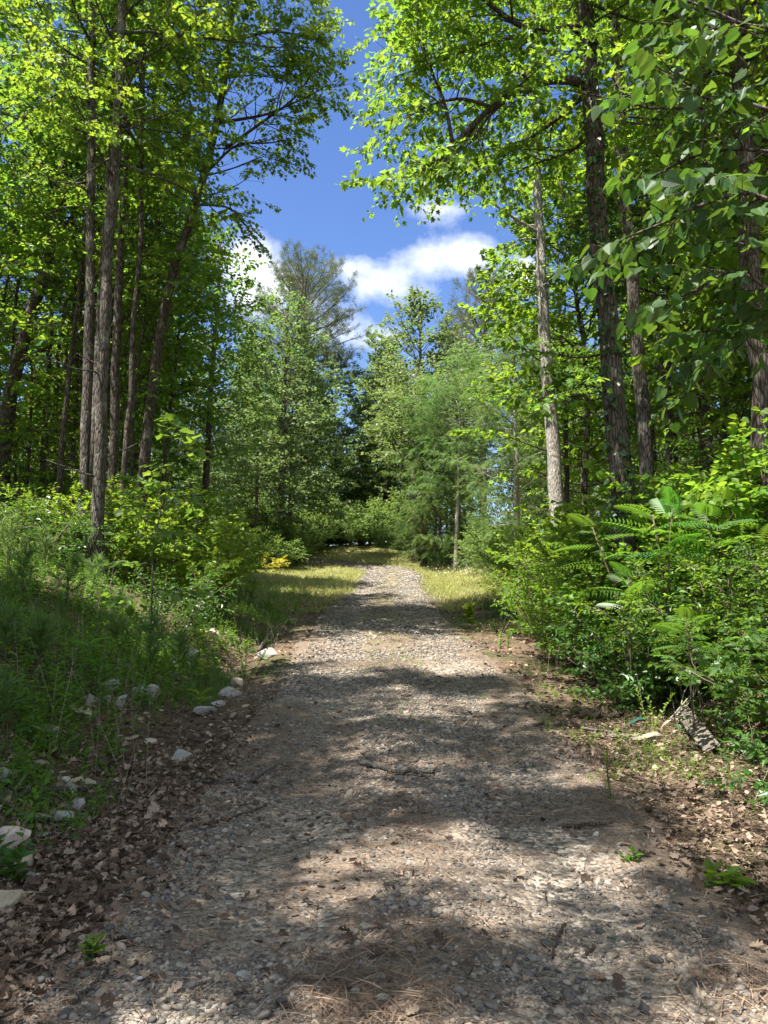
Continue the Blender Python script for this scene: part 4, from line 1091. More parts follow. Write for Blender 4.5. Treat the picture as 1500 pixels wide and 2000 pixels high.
def rock_mesh(seed, flat=.7, n=16):
    rg = np.random.default_rng(seed); bm = bmesh.new()
    for v in unit(rg.normal(0, 1, (n, 3))) * rg.uniform(.8, 1.05, (n, 1)):
        bm.verts.new((v[0], v[1] * .75, v[2] * flat))
    r = bmesh.ops.convex_hull(bm, input=bm.verts)
    bmesh.ops.delete(bm, geom=list({e for e in r['geom_interior'] + r['geom_unused'] if isinstance(e, bmesh.types.BMVert)}), context='VERTS')
    bmesh.ops.bevel(bm, geom=list(bm.edges), offset=.045, segments=2, affect='EDGES', profile=.6)
    bmesh.ops.triangulate(bm, faces=bm.faces)
    bmesh.ops.subdivide_edges(bm, edges=bm.edges, cuts=1, use_grid_fill=True)
    for v in bm.verts:
        c = v.co; f = 1 + .10 * float(vnoise(c.x * 3 + c.z * 2 + seed, c.y * 3 - c.z * 2.3, seed)) + .05 * float(vnoise(c.x * 8 + c.z * 7, c.y * 8 - c.z * 7, seed + 1))
        v.co = c * f
    me = bpy.data.meshes.new('rock'); bm.to_mesh(me); bm.free()
    return me


def rock(label, px, py, w, mat, seed, asp=(1, 1, .7), rz=None, tilt=(0, 0), group='rocks along the left ditch', sink=.12, name='rock'):
    g = on_ground(px, py)
    d = g[1]; s = w * 1.22 / 2 / FPX * d
    me = rock_mesh(seed); me.materials.append(M[mat])
    o = bpy.data.objects.new(name, me); COL.objects.link(o)
    o.scale = (s * asp[0], s * asp[1] * 1.2, s * asp[2] * 1.2); o.rotation_euler = (tilt[0], tilt[1], rng.uniform(-.6, .6) if rz is None else rz)
    o.location = (g[0], g[1], g[2] + s * asp[2] * (.5 - sink))
    return setp(o, label, 'rock', group)


RK = [('large cream rock cut by the left edge, nearest the viewer', 10, 1785, 95, 'rock_tan', (1, .8, .62)), ('pinkish white rock at the left edge', 14, 1662, 75, 'rock_pink', (1, .8, .75)), ('narrow tan rock below the pinkish white one', 46, 1700, 42, 'rock_tan', (.9, .8, 1.1)),
      ('bluish grey rock at the foot of the narrow tan one', 66, 1722, 44, 'rock_grey', (1, .9, .65)), ('grey rock with white top beside the rounded white rock', 124, 1612, 38, 'rock_grey', (1, .8, 1.1)), ('rounded white rock among weeds on the left', 152, 1588, 44, 'rock_white', (1.1, .9, .85)),
      ('bluish wedge shaped rock behind the rounded white rock', 137, 1555, 30, 'rock_grey', (1, .7, 1)), ('tan slab behind the bluish wedge', 158, 1540, 44, 'rock_tan', (1.1, .7, .6)), ('small whitish rock left of the tan slab', 126, 1530, 26, 'rock_white', (1, 1, .6)),
      ('tall leaning grey slab at the top of the rock pile', 212, 1350, 46, 'rock_grey', (1.1, .5, .8)), ('greenish rounded rock left below the leaning slab', 178, 1378, 34, 'rock_grey', (1, 1, .8)), ('pale rock under the leaning slab', 206, 1376, 30, 'rock_white', (1, 1, .7)),
      ('grey rock right of the leaning slab', 232, 1378, 34, 'rock_grey', (1, .9, .8)), ('flat pale sunlit rock below the greenish one', 150, 1392, 48, 'rock_tan', (1.2, .9, .4)), ('white rock in the middle of the ditch weeds', 298, 1360, 38, 'rock_white', (.9, .8, .9)),
      ('grey rock left of the white ditch rock', 270, 1358, 40, 'rock_grey', (1, 1, .7)), ('brown grey slab at the top of the ditch', 340, 1302, 36, 'rock_grey', (1, .8, .7)), ('greenish grey slab right behind the brown grey one', 362, 1288, 44, 'rock_grey', (1.1, .8, .7)),
      ('small white stone below the upper slabs', 364, 1302, 22, 'rock_white', (1, 1, .6)), ('pale rock by the upper end of the ditch', 412, 1246, 32, 'rock_pink', (1, .8, 1)), ('white rock cluster beside the track edge', 450, 1362, 44, 'rock_white', (1.1, .9, .6)), ('tan rock behind the white one at the track edge', 464, 1342, 30, 'rock_tan', (1, .8, .9)),
      ('blue grey rock low in the ditch weeds', 405, 1396, 42, 'rock_grey', (1.2, .9, .6)), ('grey green rock among the dark weeds', 352, 1488, 42, 'rock_grey', (1.1, .8, .7)), ('grey rock beneath the pale branch stub', 522, 1285, 40, 'rock_grey', (1, .8, .7)), ('pale sunlit rock in the yellow green weeds', 92, 1430, 34, 'rock_white', (1.2, .9, .6)),
      ('dull rock left of the pale sunlit one', 56, 1432, 30, 'rock_grey', (1, 1, .6)), ('grey rock at the left edge behind the fallen branch', 8, 1525, 36, 'rock_grey', (1, .9, 1)), ('flat grey rock right of the edge rock', 36, 1545, 34, 'rock_grey', (1.2, 1, .5)), ('pinkish rock at the front of the sunny litter', 292, 1455, 30, 'rock_pink', (1.1, .9, .5)),
      ('half buried rock left of the grey white topped one', 70, 1605, 50, 'rock_grey', (1.2, 1, .4)), ('half buried flat rock in front of the white topped one', 92, 1640, 44, 'rock_grey', (1.3, 1, .3)), ('mossy rock in the weeds above the fallen branch', 75, 1500, 34, 'rock_tan', (1, .8, .5)), ('grey stone between the ditch slabs and the white rock', 312, 1330, 26, 'rock_grey', (1, .8, .6)), ('buried stone in the ditch left of the grey green rock', 250, 1445, 30, 'rock_tan', (1.2, .9, .4)), ('low pale stone at the right end of the ditch weeds', 428, 1378, 28, 'rock_white', (1.2, .9, .45))]
for i, (lab, px, py, w, mt, asp) in enumerate(RK):
    rock(lab, px, py, w, mt, 700 + i, asp, tilt=(rng.normal(0, .15), rng.normal(0, .2)) if 'leaning' not in lab else (0, -.75))
for i, (lab, px, py, w, mt) in enumerate([('bright white stone on the gravel at bottom left', 430, 1852, 20, 'rock_white'), ('pale tan stone near the middle of the gravel', 712, 1822, 30, 'rock_tan'), ('greyish flat stone at the bottom of the gravel left', 477, 1917, 32, 'rock_grey'), ('cream stone at the bottom right in dark straw', 1412, 1912, 28, 'rock_tan'),
                                          ('bluish white stone at the bottom centre', 642, 1966, 22, 'rock_white'), ('pale stone by the right hand gravel edge', 1188, 1932, 24, 'rock_white'), ('tan pebble left of the broken stick', 478, 1590, 16, 'rock_tan'), ('dark blue grey stone at bottom left', 478, 1955, 22, 'rock_grey'), ('grey stone at the right bottom edge of the gravel', 745, 1922, 26, 'rock_grey')]):
    rock(lab, px, py, w, mt, 780 + i, (1, .9, .6), group='single stones on the gravel', name='stone', sink=-.35)


# ------------------------------------------------------------------ sticks, boards, scraps
def stick(label, pix, r, mat, seed, name='stick', twigs=0, cat='stick', lift=.0):
    rg = np.random.default_rng(seed); P = []
    for px, py, *dz in pix:
        g = on_ground(px, py); P.append(g + np.array([0, 0, r * .9 + (.032 if abs(g[0] - cx(g[1])) < 1.9 else .012) + (dz[0] if dz else 0)]))
    P = np.array(P); s = np.concatenate([[0], np.cumsum(np.linalg.norm(np.diff(P, axis=0), axis=1))]); q = np.linspace(0, s[-1], 12)
    X = np.stack([np.interp(q, s, P[:, i]) for i in range(3)], 1); X[1:-1] += rg.normal(0, r * .35, (10, 3))
    W = Geo(); tube(W, X, np.linspace(r, r * .55, 12), 8, .12, rg)
    for j in range(twigs):
        p, T = pick(X, rg.uniform(.3, .95)); qn = limb_path(rg, p, T + rg.normal(0, .5, 3) * np.array([1, 1, .3]), rg.uniform(.08, .25), 4, .15); tube(W, qn, np.linspace(r * .35, r * .15, 5), 5)
    o = build(name, W, M[mat], None, P[0], loc=P[0])
    return setp(o, label, cat)

stick('lichen covered stick lying across the middle of the gravel', [(706, 1508), (760, 1516), (800, 1522), (850, 1524)], .026, 'wood_lichen', 801, twigs=2)
stick('thin brown stick on the right side of the gravel', [(1098, 1634), (1140, 1630), (1195, 1622)], .016, 'wood_brown', 802, twigs=2)
stick('dark fallen branch with pale lichen at the left edge', [(-10, 1580), (45, 1570), (100, 1558), (160, 1552), (215, 1548)], .03, 'wood_lichen', 803, name='fallen_branch', twigs=3, cat='branch')
stick('pale thin branch lying at the left edge of the litter', [(360, 1541), (420, 1538), (490, 1537), (540, 1505)], .012, 'wood_lichen', 804, twigs=1)
stick('pale forked twig in the sunny litter patch', [(238, 1598), (260, 1588), (290, 1562)], .012, 'drystalk', 805, twigs=2, name='twig', cat='twig')
stick('long dark twig pointing up to the left on the gravel edge', [(395, 1625), (450, 1610), (520, 1588)], .008, 'wood_brown', 806, twigs=2, name='twig', cat='twig')
stick('greyish twig in the bottom left corner litter', [(140, 1990), (170, 1955), (210, 1925)], .010, 'wood_lichen', 807, twigs=1, name='twig', cat='twig')
stick('thin twig at the bottom right of the gravel', [(1105, 1830), (1085, 1865), (1080, 1895)], .008, 'wood_brown', 808, name='twig', cat='twig')
stick('pale broken branch stub above a grey rock left of the track', [(505, 1275), (525, 1255, .1), (548, 1240, .2)], .035, 'wood_old', 809, name='branch_stub', cat='branch')
stick('dark rotting log at the toe of the right bank', [(1132, 1408), (1180, 1408), (1225, 1412)], .045, 'wood_brown', 810, name='log', cat='log')
stick('pale fallen pole slanting out of the right shrubs', [(1120, 1262), (1150, 1240, .25), (1168, 1215, .45)], .014, 'drystalk', 811, name='dead_pole', cat='branch')
stick('slim dead pole crossing the pale fallen one', [(1105, 1290), (1130, 1275, .2), (1165, 1240, .3)], .01, 'drystalk', 812, name='dead_pole', cat='branch')
stick('short yellow brown stick left of the green plastic', [(1135, 1432), (1190, 1436), (1245, 1434)], .016, 'wood_old', 813)
for j in range(16):
    px, py = rng.uniform(280, 1150), rng.uniform(1560, 1960)
    a = rng.uniform(0, 3.14); L = rng.uniform(25, 60)
    o = stick('tiny dark twig lost among the gravel and straw', [(px, py), (px + L * .5 * math.cos(a), py + 10 * math.sin(a)), (px + L * math.cos(a), py + 18 * math.sin(a))], rng.uniform(.003, .005), 'wood_brown', 830 + j, name='twig', cat='twig'); o['group'] = 'tiny twigs on the road'

# bundle of dead stalks leaning over the plank
g0 = on_ground(1318, 1425); W = Geo(); rg = np.random.default_rng(850)
for j in range(5):
    e = at(1392 + 10 * j - 20 + rg.normal(0, 5), 1300 + rg.normal(0, 10), g0[1] + .5)
    tube(W, [g0 + rg.normal(0, .02, 3) + np.array([0, 0, .1]), (g0 + e) / 2 + rg.normal(0, .03, 3), e], [.008, .006, .003], 5)
for j in range(4):
    a = j * 1.6 + .5; tube(W, [g0 + np.array([0, 0, .12]), g0 + np.array([.16 * math.cos(a), .16 * math.sin(a) * .6, .05]), g0 + np.array([.24 * math.cos(a), .24 * math.sin(a) * .6, -.02])], [.009, .007, .004], 5)
o = build('dead_stalks', W, M['drystalk'], None, g0, loc=g0); setp(o, 'bundle of dead pale stalks leaning above the rotting plank', 'dead plant')


def plank(label, p0, p1, w, t, mat, name='plank', lift=(0, 0), roll=.3):
    a = on_ground(*p0) + np.array([0, 0, t + lift[0]]); b = on_ground(*p1) + np.array([0, 0, t + lift[1]])
    bm = bmesh.new(); bmesh.ops.create_cube(bm, size=1)
    L = float(np.linalg.norm(b - a))
    bmesh.ops.subdivide_edges(bm, edges=[e for e in bm.edges], cuts=5, use_grid_fill=True)
    rg = np.random.default_rng(int(p0[0]))
    for v in bm.verts:
        v.co = (v.co.x * L, v.co.y * w, v.co.z * t)
        v.co.z += .012 * math.sin(v.co.x * 5 / L); v.co.y += rg.normal(0, .004); v.co.x += rg.normal(0, .012) * (abs(v.co.x) > .45 * L)
    me = bpy.data.meshes.new(name); bm.to_mesh(me); bm.free(); me.materials.append(M[mat])
    o = bpy.data.objects.new(name, me); COL.objects.link(o)
    d = unit(b - a); o.location = (a + b) / 2; o.rotation_euler = (roll, -math.asin(d[2]), math.atan2(d[1], d[0]))
    return setp(o, label, 'plank', 'old boards at the toe of the right bank')

plank('rotting grey plank with pale underside by the dead stalks', (1330, 1415), (1392, 1478), .15, .035, 'wood_old', lift=(.12, .03), roll=.5)
plank('short pale board end in the sunny litter', (1236, 1455), (1288, 1450), .07, .03, 'board_edge', lift=(.02, .03), roll=.2)
plank('thin brown board lying along the toe of the right bank', (1160, 1440), (1245, 1448), .06, .02, 'wood_old', lift=(.01, .01), roll=.1)
def scrap(label, px, py, s, mat, name, seed, cat):
    rg = np.random.default_rng(seed); g = on_ground(px, py); n = 7; U = np.linspace(-1, 1, n); G = Geo()
    X, Y = np.meshgrid(U, U); Z = .25 * np.sin(X * 2 + 1) + .2 * Y * Y + rg.normal(0, .06, X.shape) + .45
    V = np.stack([X + .2 * Y, Y * .7, Z], -1).reshape(-1, 3) * s; i = np.arange(n - 1)[:, None] * n; j = np.arange(n - 1)[None]
    F = np.stack([i + j, i + j + 1, i + n + j + 1, i + n + j], -1).reshape(-1, 4); G.add(V, F.ravel(), np.full(len(F), 4))
    o = build(name, G, M[mat], None, loc=g + np.array([0, 0, .02])); setp(o, label, cat)
    md = o.modifiers.new('thick', 'SOLIDIFY'); md.thickness = .004
scrap('crumpled dark green plastic scrap at the toe of the right bank', 1247, 1424, .09, 'plastic', 'plastic_scrap', 861, 'litter')
scrap('small turquoise scrap lying on the left wheel track', 646, 1390, .03, 'turq', 'plastic_scrap', 862, 'litter')
for lab, px, py, s, mt, T, nm in [('fallen dark green leaf on the right of the gravel', 1197, 1858, .075, 'shrubdark', T_TULIP, 'fallen_leaf'), ('green leaf in the straw above the fallen tulip leaf', 1233, 1738, .07, 'shrubdark', T_OVAL, 'fallen_leaf'), ('tiny yellow leaf right of the brown stick', 1183, 1648, .05, 'yellow', T_OVAL, 'fallen_leaf'), ('pale cupped dead leaf in the bottom right straw', 1370, 1938, .09, 'litter', T_OAK, 'dead_leaf')]:
    g = on_ground(px, py); G = Geo(); scatter(G, T, np.zeros((2, 3)) + np.array([[0, 0, .02], [.02, .01, .022]]), np.array([[.9, .3, 0], [-.3, .9, .1]]), np.array([[.1, -.2, 1.], [0, .2, 1.]]), np.array([s, s * .7]), np.array([.4, .6]))
    o = build(nm, G, M[mt], None, loc=g, smooth=False); setp(o, lab, 'leaf')

# clay cut at the right edge
g = on_ground(1478, 1400); me = rock_mesh(870)
m_clay, nt = new_mat('red_clay'); tc = nd(nt, 'ShaderNodeTexCoord'); n_ = noise(nt, tc.outputs['Object'], 5, 8, .7)
b_ = nd(nt, 'ShaderNodeBsdfPrincipled'); nt.links.new(ramp(nt, n_, [(.3, (.11, .05, .025)), (.65, (.30, .16, .08))]), b_.inputs['Base Color']); b_.inputs['Roughness'].default_value = .95
bp = nd(nt, 'ShaderNodeBump'); bp.inputs['Distance'].default_value = .1; nt.links.new(n_, bp.inputs['Height']); nt.links.new(bp.outputs[0], b_.inputs['Normal'])
oo = nd(nt, 'ShaderNodeOutputMaterial'); nt.links.new(b_.outputs[0], oo.inputs[0]); me.materials.append(m_clay)
o = bpy.data.objects.new('clay_bank', me); COL.objects.link(o); o.location = (g[0] + .35, g[1] + .25, g[2] + .05); o.scale = (.5, .45, .42); setp(o, 'bare orange clay lump in the bank at the right edge', 'clay bank')

# ------------------------------------------------------------------ loose cover: gravel, litter, straw, weeds, grass
def place(u, y):
    x = u + cx(y); return x, H(x, y)


def logy(rg, n, a, b): return np.exp(rg.uniform(math.log(a), math.log(b), n))

ICO = bmesh.new(); bmesh.ops.create_icosphere(ICO, subdivisions=1, radius=1); ICO.verts.ensure_lookup_table()
IV = np.array([v.co[:] for v in ICO.verts]); IF = np.array([[v.index for v in f.verts] for f in ICO.faces]); ICO.free()
IC2 = bmesh.new(); bmesh.ops.create_icosphere(IC2, subdivisions=2, radius=1); IC2.verts.ensure_lookup_table()
IV2 = np.array([v.co[:] for v in IC2.verts]); IF2 = np.array([[v.index for v in f.verts] for f in IC2.faces]); IC2.free()


def stones(rg, G, u, y, s, iv, fi, jit):
    N = len(u); x, z = place(u, y); z = z + roadlift(u, y)
    asp = np.stack([rg.uniform(.8, 1.5, N), rg.uniform(.7, 1.1, N), rg.uniform(.45, .8, N)], 1) * s[:, None]
    V = iv[None] * (1 + rg.normal(0, jit, (N, len(iv), 1))) * asp[:, None]
    az = rg.uniform(0, 6.28, N); c, sn = np.cos(az)[:, None], np.sin(az)[:, None]
    tx = rg.normal(0, .3, N)[:, None]
    V2 = np.stack([c * V[..., 0] - sn * V[..., 1], sn * V[..., 0] + c * V[..., 1], V[..., 2] + tx * V[..., 0]], -1)
    V2 += np.stack([x, y, z + s * .18], -1)[:, None]
    G.add(V2.reshape(-1, 3), (np.arange(N)[:, None] * len(iv) + fi.ravel()[None]).ravel(), np.full(N * len(fi), 3), np.repeat(rg.beta(2, 2.2, N), len(iv)))


def roadlift(u, y): return np.where(np.abs(u) < 1.5, .022, .0)


def stone_density(u, y):
    """gravel lies in the wheel tracks, thinner on the crown and the edges, with bare and straw covered patches"""
    d = .35 + .75 * np.exp(-((u - .75) / .55) ** 2) + .75 * np.exp(-((u + .75) / .5) ** 2)
    d *= 1 - sstep(np.abs(u + .1 * vnoise(y * 1.2, u * 0, 9)), 1.3, 2.1)
    d *= sstep(vnoise(u * 1.4, y * 1.0, 31) + .6 * vnoise(u * 4, y * 3, 32), -.3, .2) * .92 + .08
    return np.clip(d, 0, 1)

rg = np.random.default_rng(900); G = Geo()
n = 105000; y = 2.2 + 4.3 * rg.uniform(0, 1, n) ** 1.05; u = rg.uniform(-2.2, 2.2, n); k = rg.uniform(0, 1, n) < stone_density(u, y); u, y = u[k], y[k]
stones(rg, G, u, y, np.clip(rg.lognormal(math.log(.0062), .5, len(u)), .0025, .026), IV2[:], IF2, .06)
n = 80000; y = rg.uniform(6.4, 13, n); u = rg.uniform(-2.2, 2.2, n); k = rg.uniform(0, 1, n) < stone_density(u, y); u, y = u[k], y[k]
stones(rg, G, u, y, np.clip(rg.lognormal(math.log(.009), .46, len(u)), .006, .034), IV, IF, .12)
n = 42000; y = rg.uniform(12.8, 34, n); u = rg.uniform(-2.0, 2.0, n); k = rg.uniform(0, 1, n) < stone_density(u, y); u, y = u[k], y[k]
stones(rg, G, u, y, np.clip(rg.lognormal(math.log(.019), .4, len(u)), .01, .04), IV, IF, .12)
n = 26000; y = rg.uniform(33.5, 58, n); u = rg.uniform(-1.75, 1.75, n); k = rg.uniform(0, 1, n) < stone_density(u, y); u, y = u[k], y[k]
stones(rg, G, u, y, np.clip(rg.lognormal(math.log(.028), .4, len(u)), .015, .06), IV, IF, .12)
o = build('gravel', G, M['gravel']); setp(o, 'loose grey and tan gravel spread along the wheel tracks', 'gravel', kind='stuff')

# dead leaves
G = Geo()
def litter(n, a, b, ulo, uhi, size, T, tiltn, dens, lift=.012):
    y = logy(rg, n, a, b); u = rg.uniform(ulo, uhi, n); k = rg.uniform(0, 1, n) < dens(u, y); u, y = u[k], y[k]; N = len(u); x, z = place(u, y)
    P = np.stack([x, y, z + rg.uniform(.0, lift, N) + .004], 1); az = rg.uniform(0, 6.28, N)
    A = np.stack([np.cos(az), np.sin(az), rg.normal(0, .22, N)], 1); NN = np.array([0, 0, 1.]) + rg.normal(0, tiltn, (N, 3))
    scatter(G, T, P, A, NN, size * rg.uniform(.3, 1.3, N), rg.uniform(0, 1, N))
dl = lambda u, y: np.clip(sstep(-u + .35 * vnoise(u * 1.3, y * 1.3, 41), 1.15, 1.75) + .07, 0, 1) * (1 - .6 * sstep(-u, 2.6, 3.4)) * (1 - .7 * sstep(y, 6, 8.5))
dr = lambda u, y: np.clip(sstep(u + .45 * vnoise(u * 1.3, y * 1.3, 42), 1.35, 1.95) + .05, 0, 1)
litter(20000, 2.2, 9, -4.2, 0, .062, T_OAK, .6, dl, .035); litter(26000, 2.2, 9, -4.2, 0, .048, T_CURL, .8, dl, .03)
litter(10000, 2.2, 9, 0, 4.4, .062, T_OAK, .6, dr, .03); litter(20000, 2.2, 9, 0, 4.4, .045, T_CURL, .8, dr, .025)
litter(16000, 8.5, 26, -5, 5, .085, T_CURL, .5, lambda u, y: np.clip(dl(u, y) + dr(u, y) * .6, 0, 1) * .8, .03)
o = build('leaf_litter', G, M['litter'], smooth=False); setp(o, 'brown dead oak leaves and scraps covering both roadsides', 'leaf litter', kind='stuff')

# pine straw
G = Geo(); n = 90000; y = logy(rg, n, 2.2, 15); u = rg.uniform(-2.6, 3.4, n)
k = rg.uniform(0, 1, n) < np.clip(sstep(vnoise(u * 1.1, y * .9, 51) + .5 * vnoise(u * 3, y * 3, 52), -.05, .3) + .12, 0, 1); u, y = u[k], y[k]; N = len(u); x, z = place(u, y)
P = np.stack([x, y, z + roadlift(u, y) + rg.uniform(.004, .022, N)], 1); az = rg.uniform(0, 6.28, N)
scatter(G, (np.array([(-.018, 0, 0), (.018, 0, 0), (.014, .5, .05), (.005, 1, 0), (-.005, 1, 0), (-.014, .5, .05)]), np.array([0, 1, 2, 5, 5, 2, 3, 4]), np.array([4, 4])), P, np.stack([np.cos(az), np.sin(az), rg.normal(0, .08, N)], 1), np.array([0, 0, 1.]) + rg.normal(0, .3, (N, 3)), rg.uniform(.05, .15, N), rg.uniform(0, 1, N))
o = build('pine_straw', G, M['straw'], smooth=False); setp(o, 'reddish brown pine needles strewn over road and verges', 'pine straw', kind='stuff')


def weeds(n, a, b, ulo, uhi, dens, h, leaf, K, T, mat, seed, name, label, spread=.5):
    rg = np.random.default_rng(seed); y = logy(rg, n, a, b); u = rg.uniform(ulo, uhi, n); k = rg.uniform(0, 1, n) < dens(u, y); u, y = u[k], y[k]; N = len(u); x, z = place(u, y)
    hh = h * rg.uniform(.35, 1.3, N); lean = rg.normal(0, .25, (N, 2))
    t = (np.arange(K) + .6) / K; az = rg.uniform(0, 6.28, N)[:, None] + np.arange(K)[None] * 2.4
    P = np.stack([x[:, None] + lean[:, :1] * hh[:, None] * t, y[:, None] + lean[:, 1:] * hh[:, None] * t, z[:, None] + hh[:, None] * t], -1)
    el = .15 + .6 * t[None] + rg.normal(0, .25, (N, K))
    A = np.stack([np.cos(az) * np.cos(el), np.sin(az) * np.cos(el), np.sin(el)], -1)
    G = Geo(); S = leaf * rg.uniform(.6, 1.3, (N, 1)) * (1.1 - .4 * t[None])
    scatter(G, T, P.reshape(-1, 3), A.reshape(-1, 3), np.array([0, 0, 1.]) + rg.normal(0, .3, (N * K, 3)), S.ravel(), np.repeat(rg.uniform(0, 1, N), K) * .7 + .3 * rg.uniform(0, 1, N * K))
    twig_tubes(G, np.stack([x, y, z], 1), unit(np.concatenate([lean, np.ones((N, 1))], 1)), hh, .0018, 0)
    o = build(name, G, M[mat], smooth=False); setp(o, label, 'ground cover', kind='stuff')

patch = lambda u, y, s, lo=-.1, hi=.2: sstep(vnoise(u * .9, y * .7, s) + .5 * vnoise(u * 2.7, y * 2.2, s + 1), lo, hi)
weeds(17000, 4.2, 30, -11, -2.0, lambda u, y: sstep(-u + .6 * vnoise(u, y, 62), 2.2, 3.0) * (.25 + .75 * patch(u, y, 61)), .26, .075, 7, T_OVAL, 'weed', 1001, 'undergrowth', 'low leafy weeds covering the left bank and ditch')
weeds(2400, 4.2, 22, -7, -2.1, lambda u, y: sstep(-u, 2.6, 3.3) * patch(u, y, 163, -.05, .25), .55, .11, 11, T_LANCE, 'weed', 1011, 'tall_weeds', 'upright narrow leaved weeds on the left bank')
weeds(900, 4.2, 24, -7, -2.0, lambda u, y: patch(u, y, 165, .0, .25), .7, .03, 5, T_LANCE, 'drystalk', 1012, 'dry_stalks', 'thin dry dead stalks standing on the left bank')
weeds(700, 5, 22, 2.0, 5, lambda u, y: patch(u, y, 167, .0, .25), .6, .03, 5, T_LANCE, 'drystalk', 1013, 'dry_stalks', 'thin dry dead stalks along the right bank')
weeds(5200, 4.5, 24, -8, -2.1, lambda u, y: sstep(-u, 2.4, 3.1) * patch(u, y, 65), .14, .045, 8, T_OVAL, 'shrub', 1002, 'ground_cover', 'small leaved creeping cover in the left ditch')
weeds(5200, 5.5, 24, 2.2, 7.5, lambda u, y: sstep(u, 2.6, 3.2) * (.3 + .7 * patch(u, y, 67)), .35, .09, 7, T_OVAL, 'shrubdark', 1003, 'undergrowth', 'dark leafy weeds under the right thicket')
weeds(2600, 3.8, 26, 1.4, 3.4, lambda u, y: patch(u, y, 69, .05, .3) * .8, .09, .035, 8, T_OVAL, 'shrub', 1004, 'ground_cover', 'low bright weeds scattered along the right verge')
weeds(2600, 7, 32, -2.4, 2.4, lambda u, y: patch(u, y, 71, .1, .32) * (.4 + np.exp(-(u / .35) ** 2)), .06, .03, 7, T_OVAL, 'shrub', 1005, 'ground_cover', 'tiny weeds on the crown of the track')


def grass(n, a, b, ulo, uhi, dens, h, w, mat, seed, name, label):
    rg = np.random.default_rng(seed); y = rg.uniform(a, b, n); u = rg.uniform(ulo, uhi, n); k = rg.uniform(0, 1, n) < dens(u, y); u, y = u[k], y[k]; N = len(u); x, z = place(u, y)
    T = (np.array([(-.5, 0, 0), (.5, 0, 0), (.4, .55, .0), (-.4, .55, .0), (0.05, 1, .0)]), np.array([0, 1, 2, 3, 3, 2, 4]), np.array([4, 3]))
    hh = h * rg.uniform(.5, 1.3, N); az = rg.uniform(0, 6.28, N); ln = rg.uniform(.1, 1.0, N)
    A = unit(np.stack([np.cos(az) * ln, np.sin(az) * ln, np.ones(N)], 1)); side = unit(np.cross(A, rg.normal(0, 1, (N, 3)))); fw = np.stack([np.cos(az), np.sin(az), -.5 * np.ones(N)], 1)
    V = np.stack([x, y, z], 1)[:, None] + side[:, None] * (T[0][None, :, :1] * w * rg.uniform(.6, 1.3, N)[:, None, None]) + A[:, None] * (T[0][None, :, 1:2] * hh[:, None, None])
    V[:, 4] += fw * (hh * ln * .35)[:, None]
    G = Geo(); G.add(V.reshape(-1, 3), (np.arange(N)[:, None] * 5 + T[1][None]).ravel(), np.tile(T[2], N), np.repeat(rg.uniform(0, 1, N), 5))
    o = build(name, G, M[mat], smooth=False); setp(o, label, 'grass', kind='stuff')

rim = lambda u, y: sstep(np.abs(u) + .5 * vnoise(y * .8, u * .8, 81) + .28 * sstep(y, 20, 36), 1.5, 2.1)
grass(150000, 22, 62, -16, 9, lambda u, y: rim(u, y) * (.35 + .65 * patch(u, y, 83, -.3, .1)) * np.clip(34 / y, 0, 1) * (1 - .75 * sstep(y, 43, 47) * (u < 0) * (u > -6)), .22, .02, 'grass', 1101, 'meadow_grass', 'tall pale seeding grass beside the far end of the track')
grass(16000, 11, 27, -6.5, -2.0, lambda u, y: sstep(-u + .5 * vnoise(y * .8, u, 85), 2.1, 3) * patch(u, y, 86, -.1, .25), .26, .009, 'grassdk', 1102, 'verge_grass', 'soft green grass on the left verge')
grass(11000, 4.5, 12, -5.5, -2.2, lambda u, y: patch(u, y, 88, .0, .25), .24, .006, 'grassdk', 1103, 'verge_grass', 'thin dark grass tufts on the near left bank')
grass(14000, 4, 22, 1.5, 4.0, lambda u, y: patch(u, y, 89, .05, .3), .12, .005, 'grassdk', 1104, 'verge_grass', 'sparse short grass on the right verge')
grass(16000, 9, 50, -.5, .45, lambda u, y: patch(u, y, 90, -.05, .25), .075, .008, 'grass', 1105, 'track_grass', 'short grass on the crown of the track')
p = at(920, 1112, 38)
rg = np.random.default_rng(1110); n = 170; x = p[0] + rg.normal(0, 1.1, n); y = 38 + rg.normal(0, 1.6, n); G = Geo()
scatter(G, T_HEART, np.stack([x, y, H(x, y) + rg.uniform(.3, .6, n)], 1), rg.normal(0, 1, (n, 3)), np.array([0, -.5, 1.]) + rg.normal(0, .3, (n, 3)), rg.uniform(.03, .055, n), rg.uniform(0, 1, n))
o = build('wildflowers', G, M['flower'], smooth=False); setp(o, 'tiny white wildflowers in the meadow grass right of the track', 'wildflowers', kind='stuff')

# ------------------------------------------------------------------ sun, sky, camera
EL, AZ = SUNEL, SUNAZ
S = np.array([-math.cos(EL) * math.cos(AZ), -math.cos(EL) * math.sin(AZ), math.sin(EL)])
sd = bpy.data.lights.new('sun', 'SUN'); sd.energy = 5.0; sd.angle = R(.5); sd.color = (1, .95, .86)
so = bpy.data.objects.new('sun', sd); COL.objects.link(so)
from mathutils import Vector
so.rotation_euler = Vector((-S[0], -S[1], -S[2])).to_track_quat('-Z', 'Y').to_euler(); so.location = (-20, -5, 40)

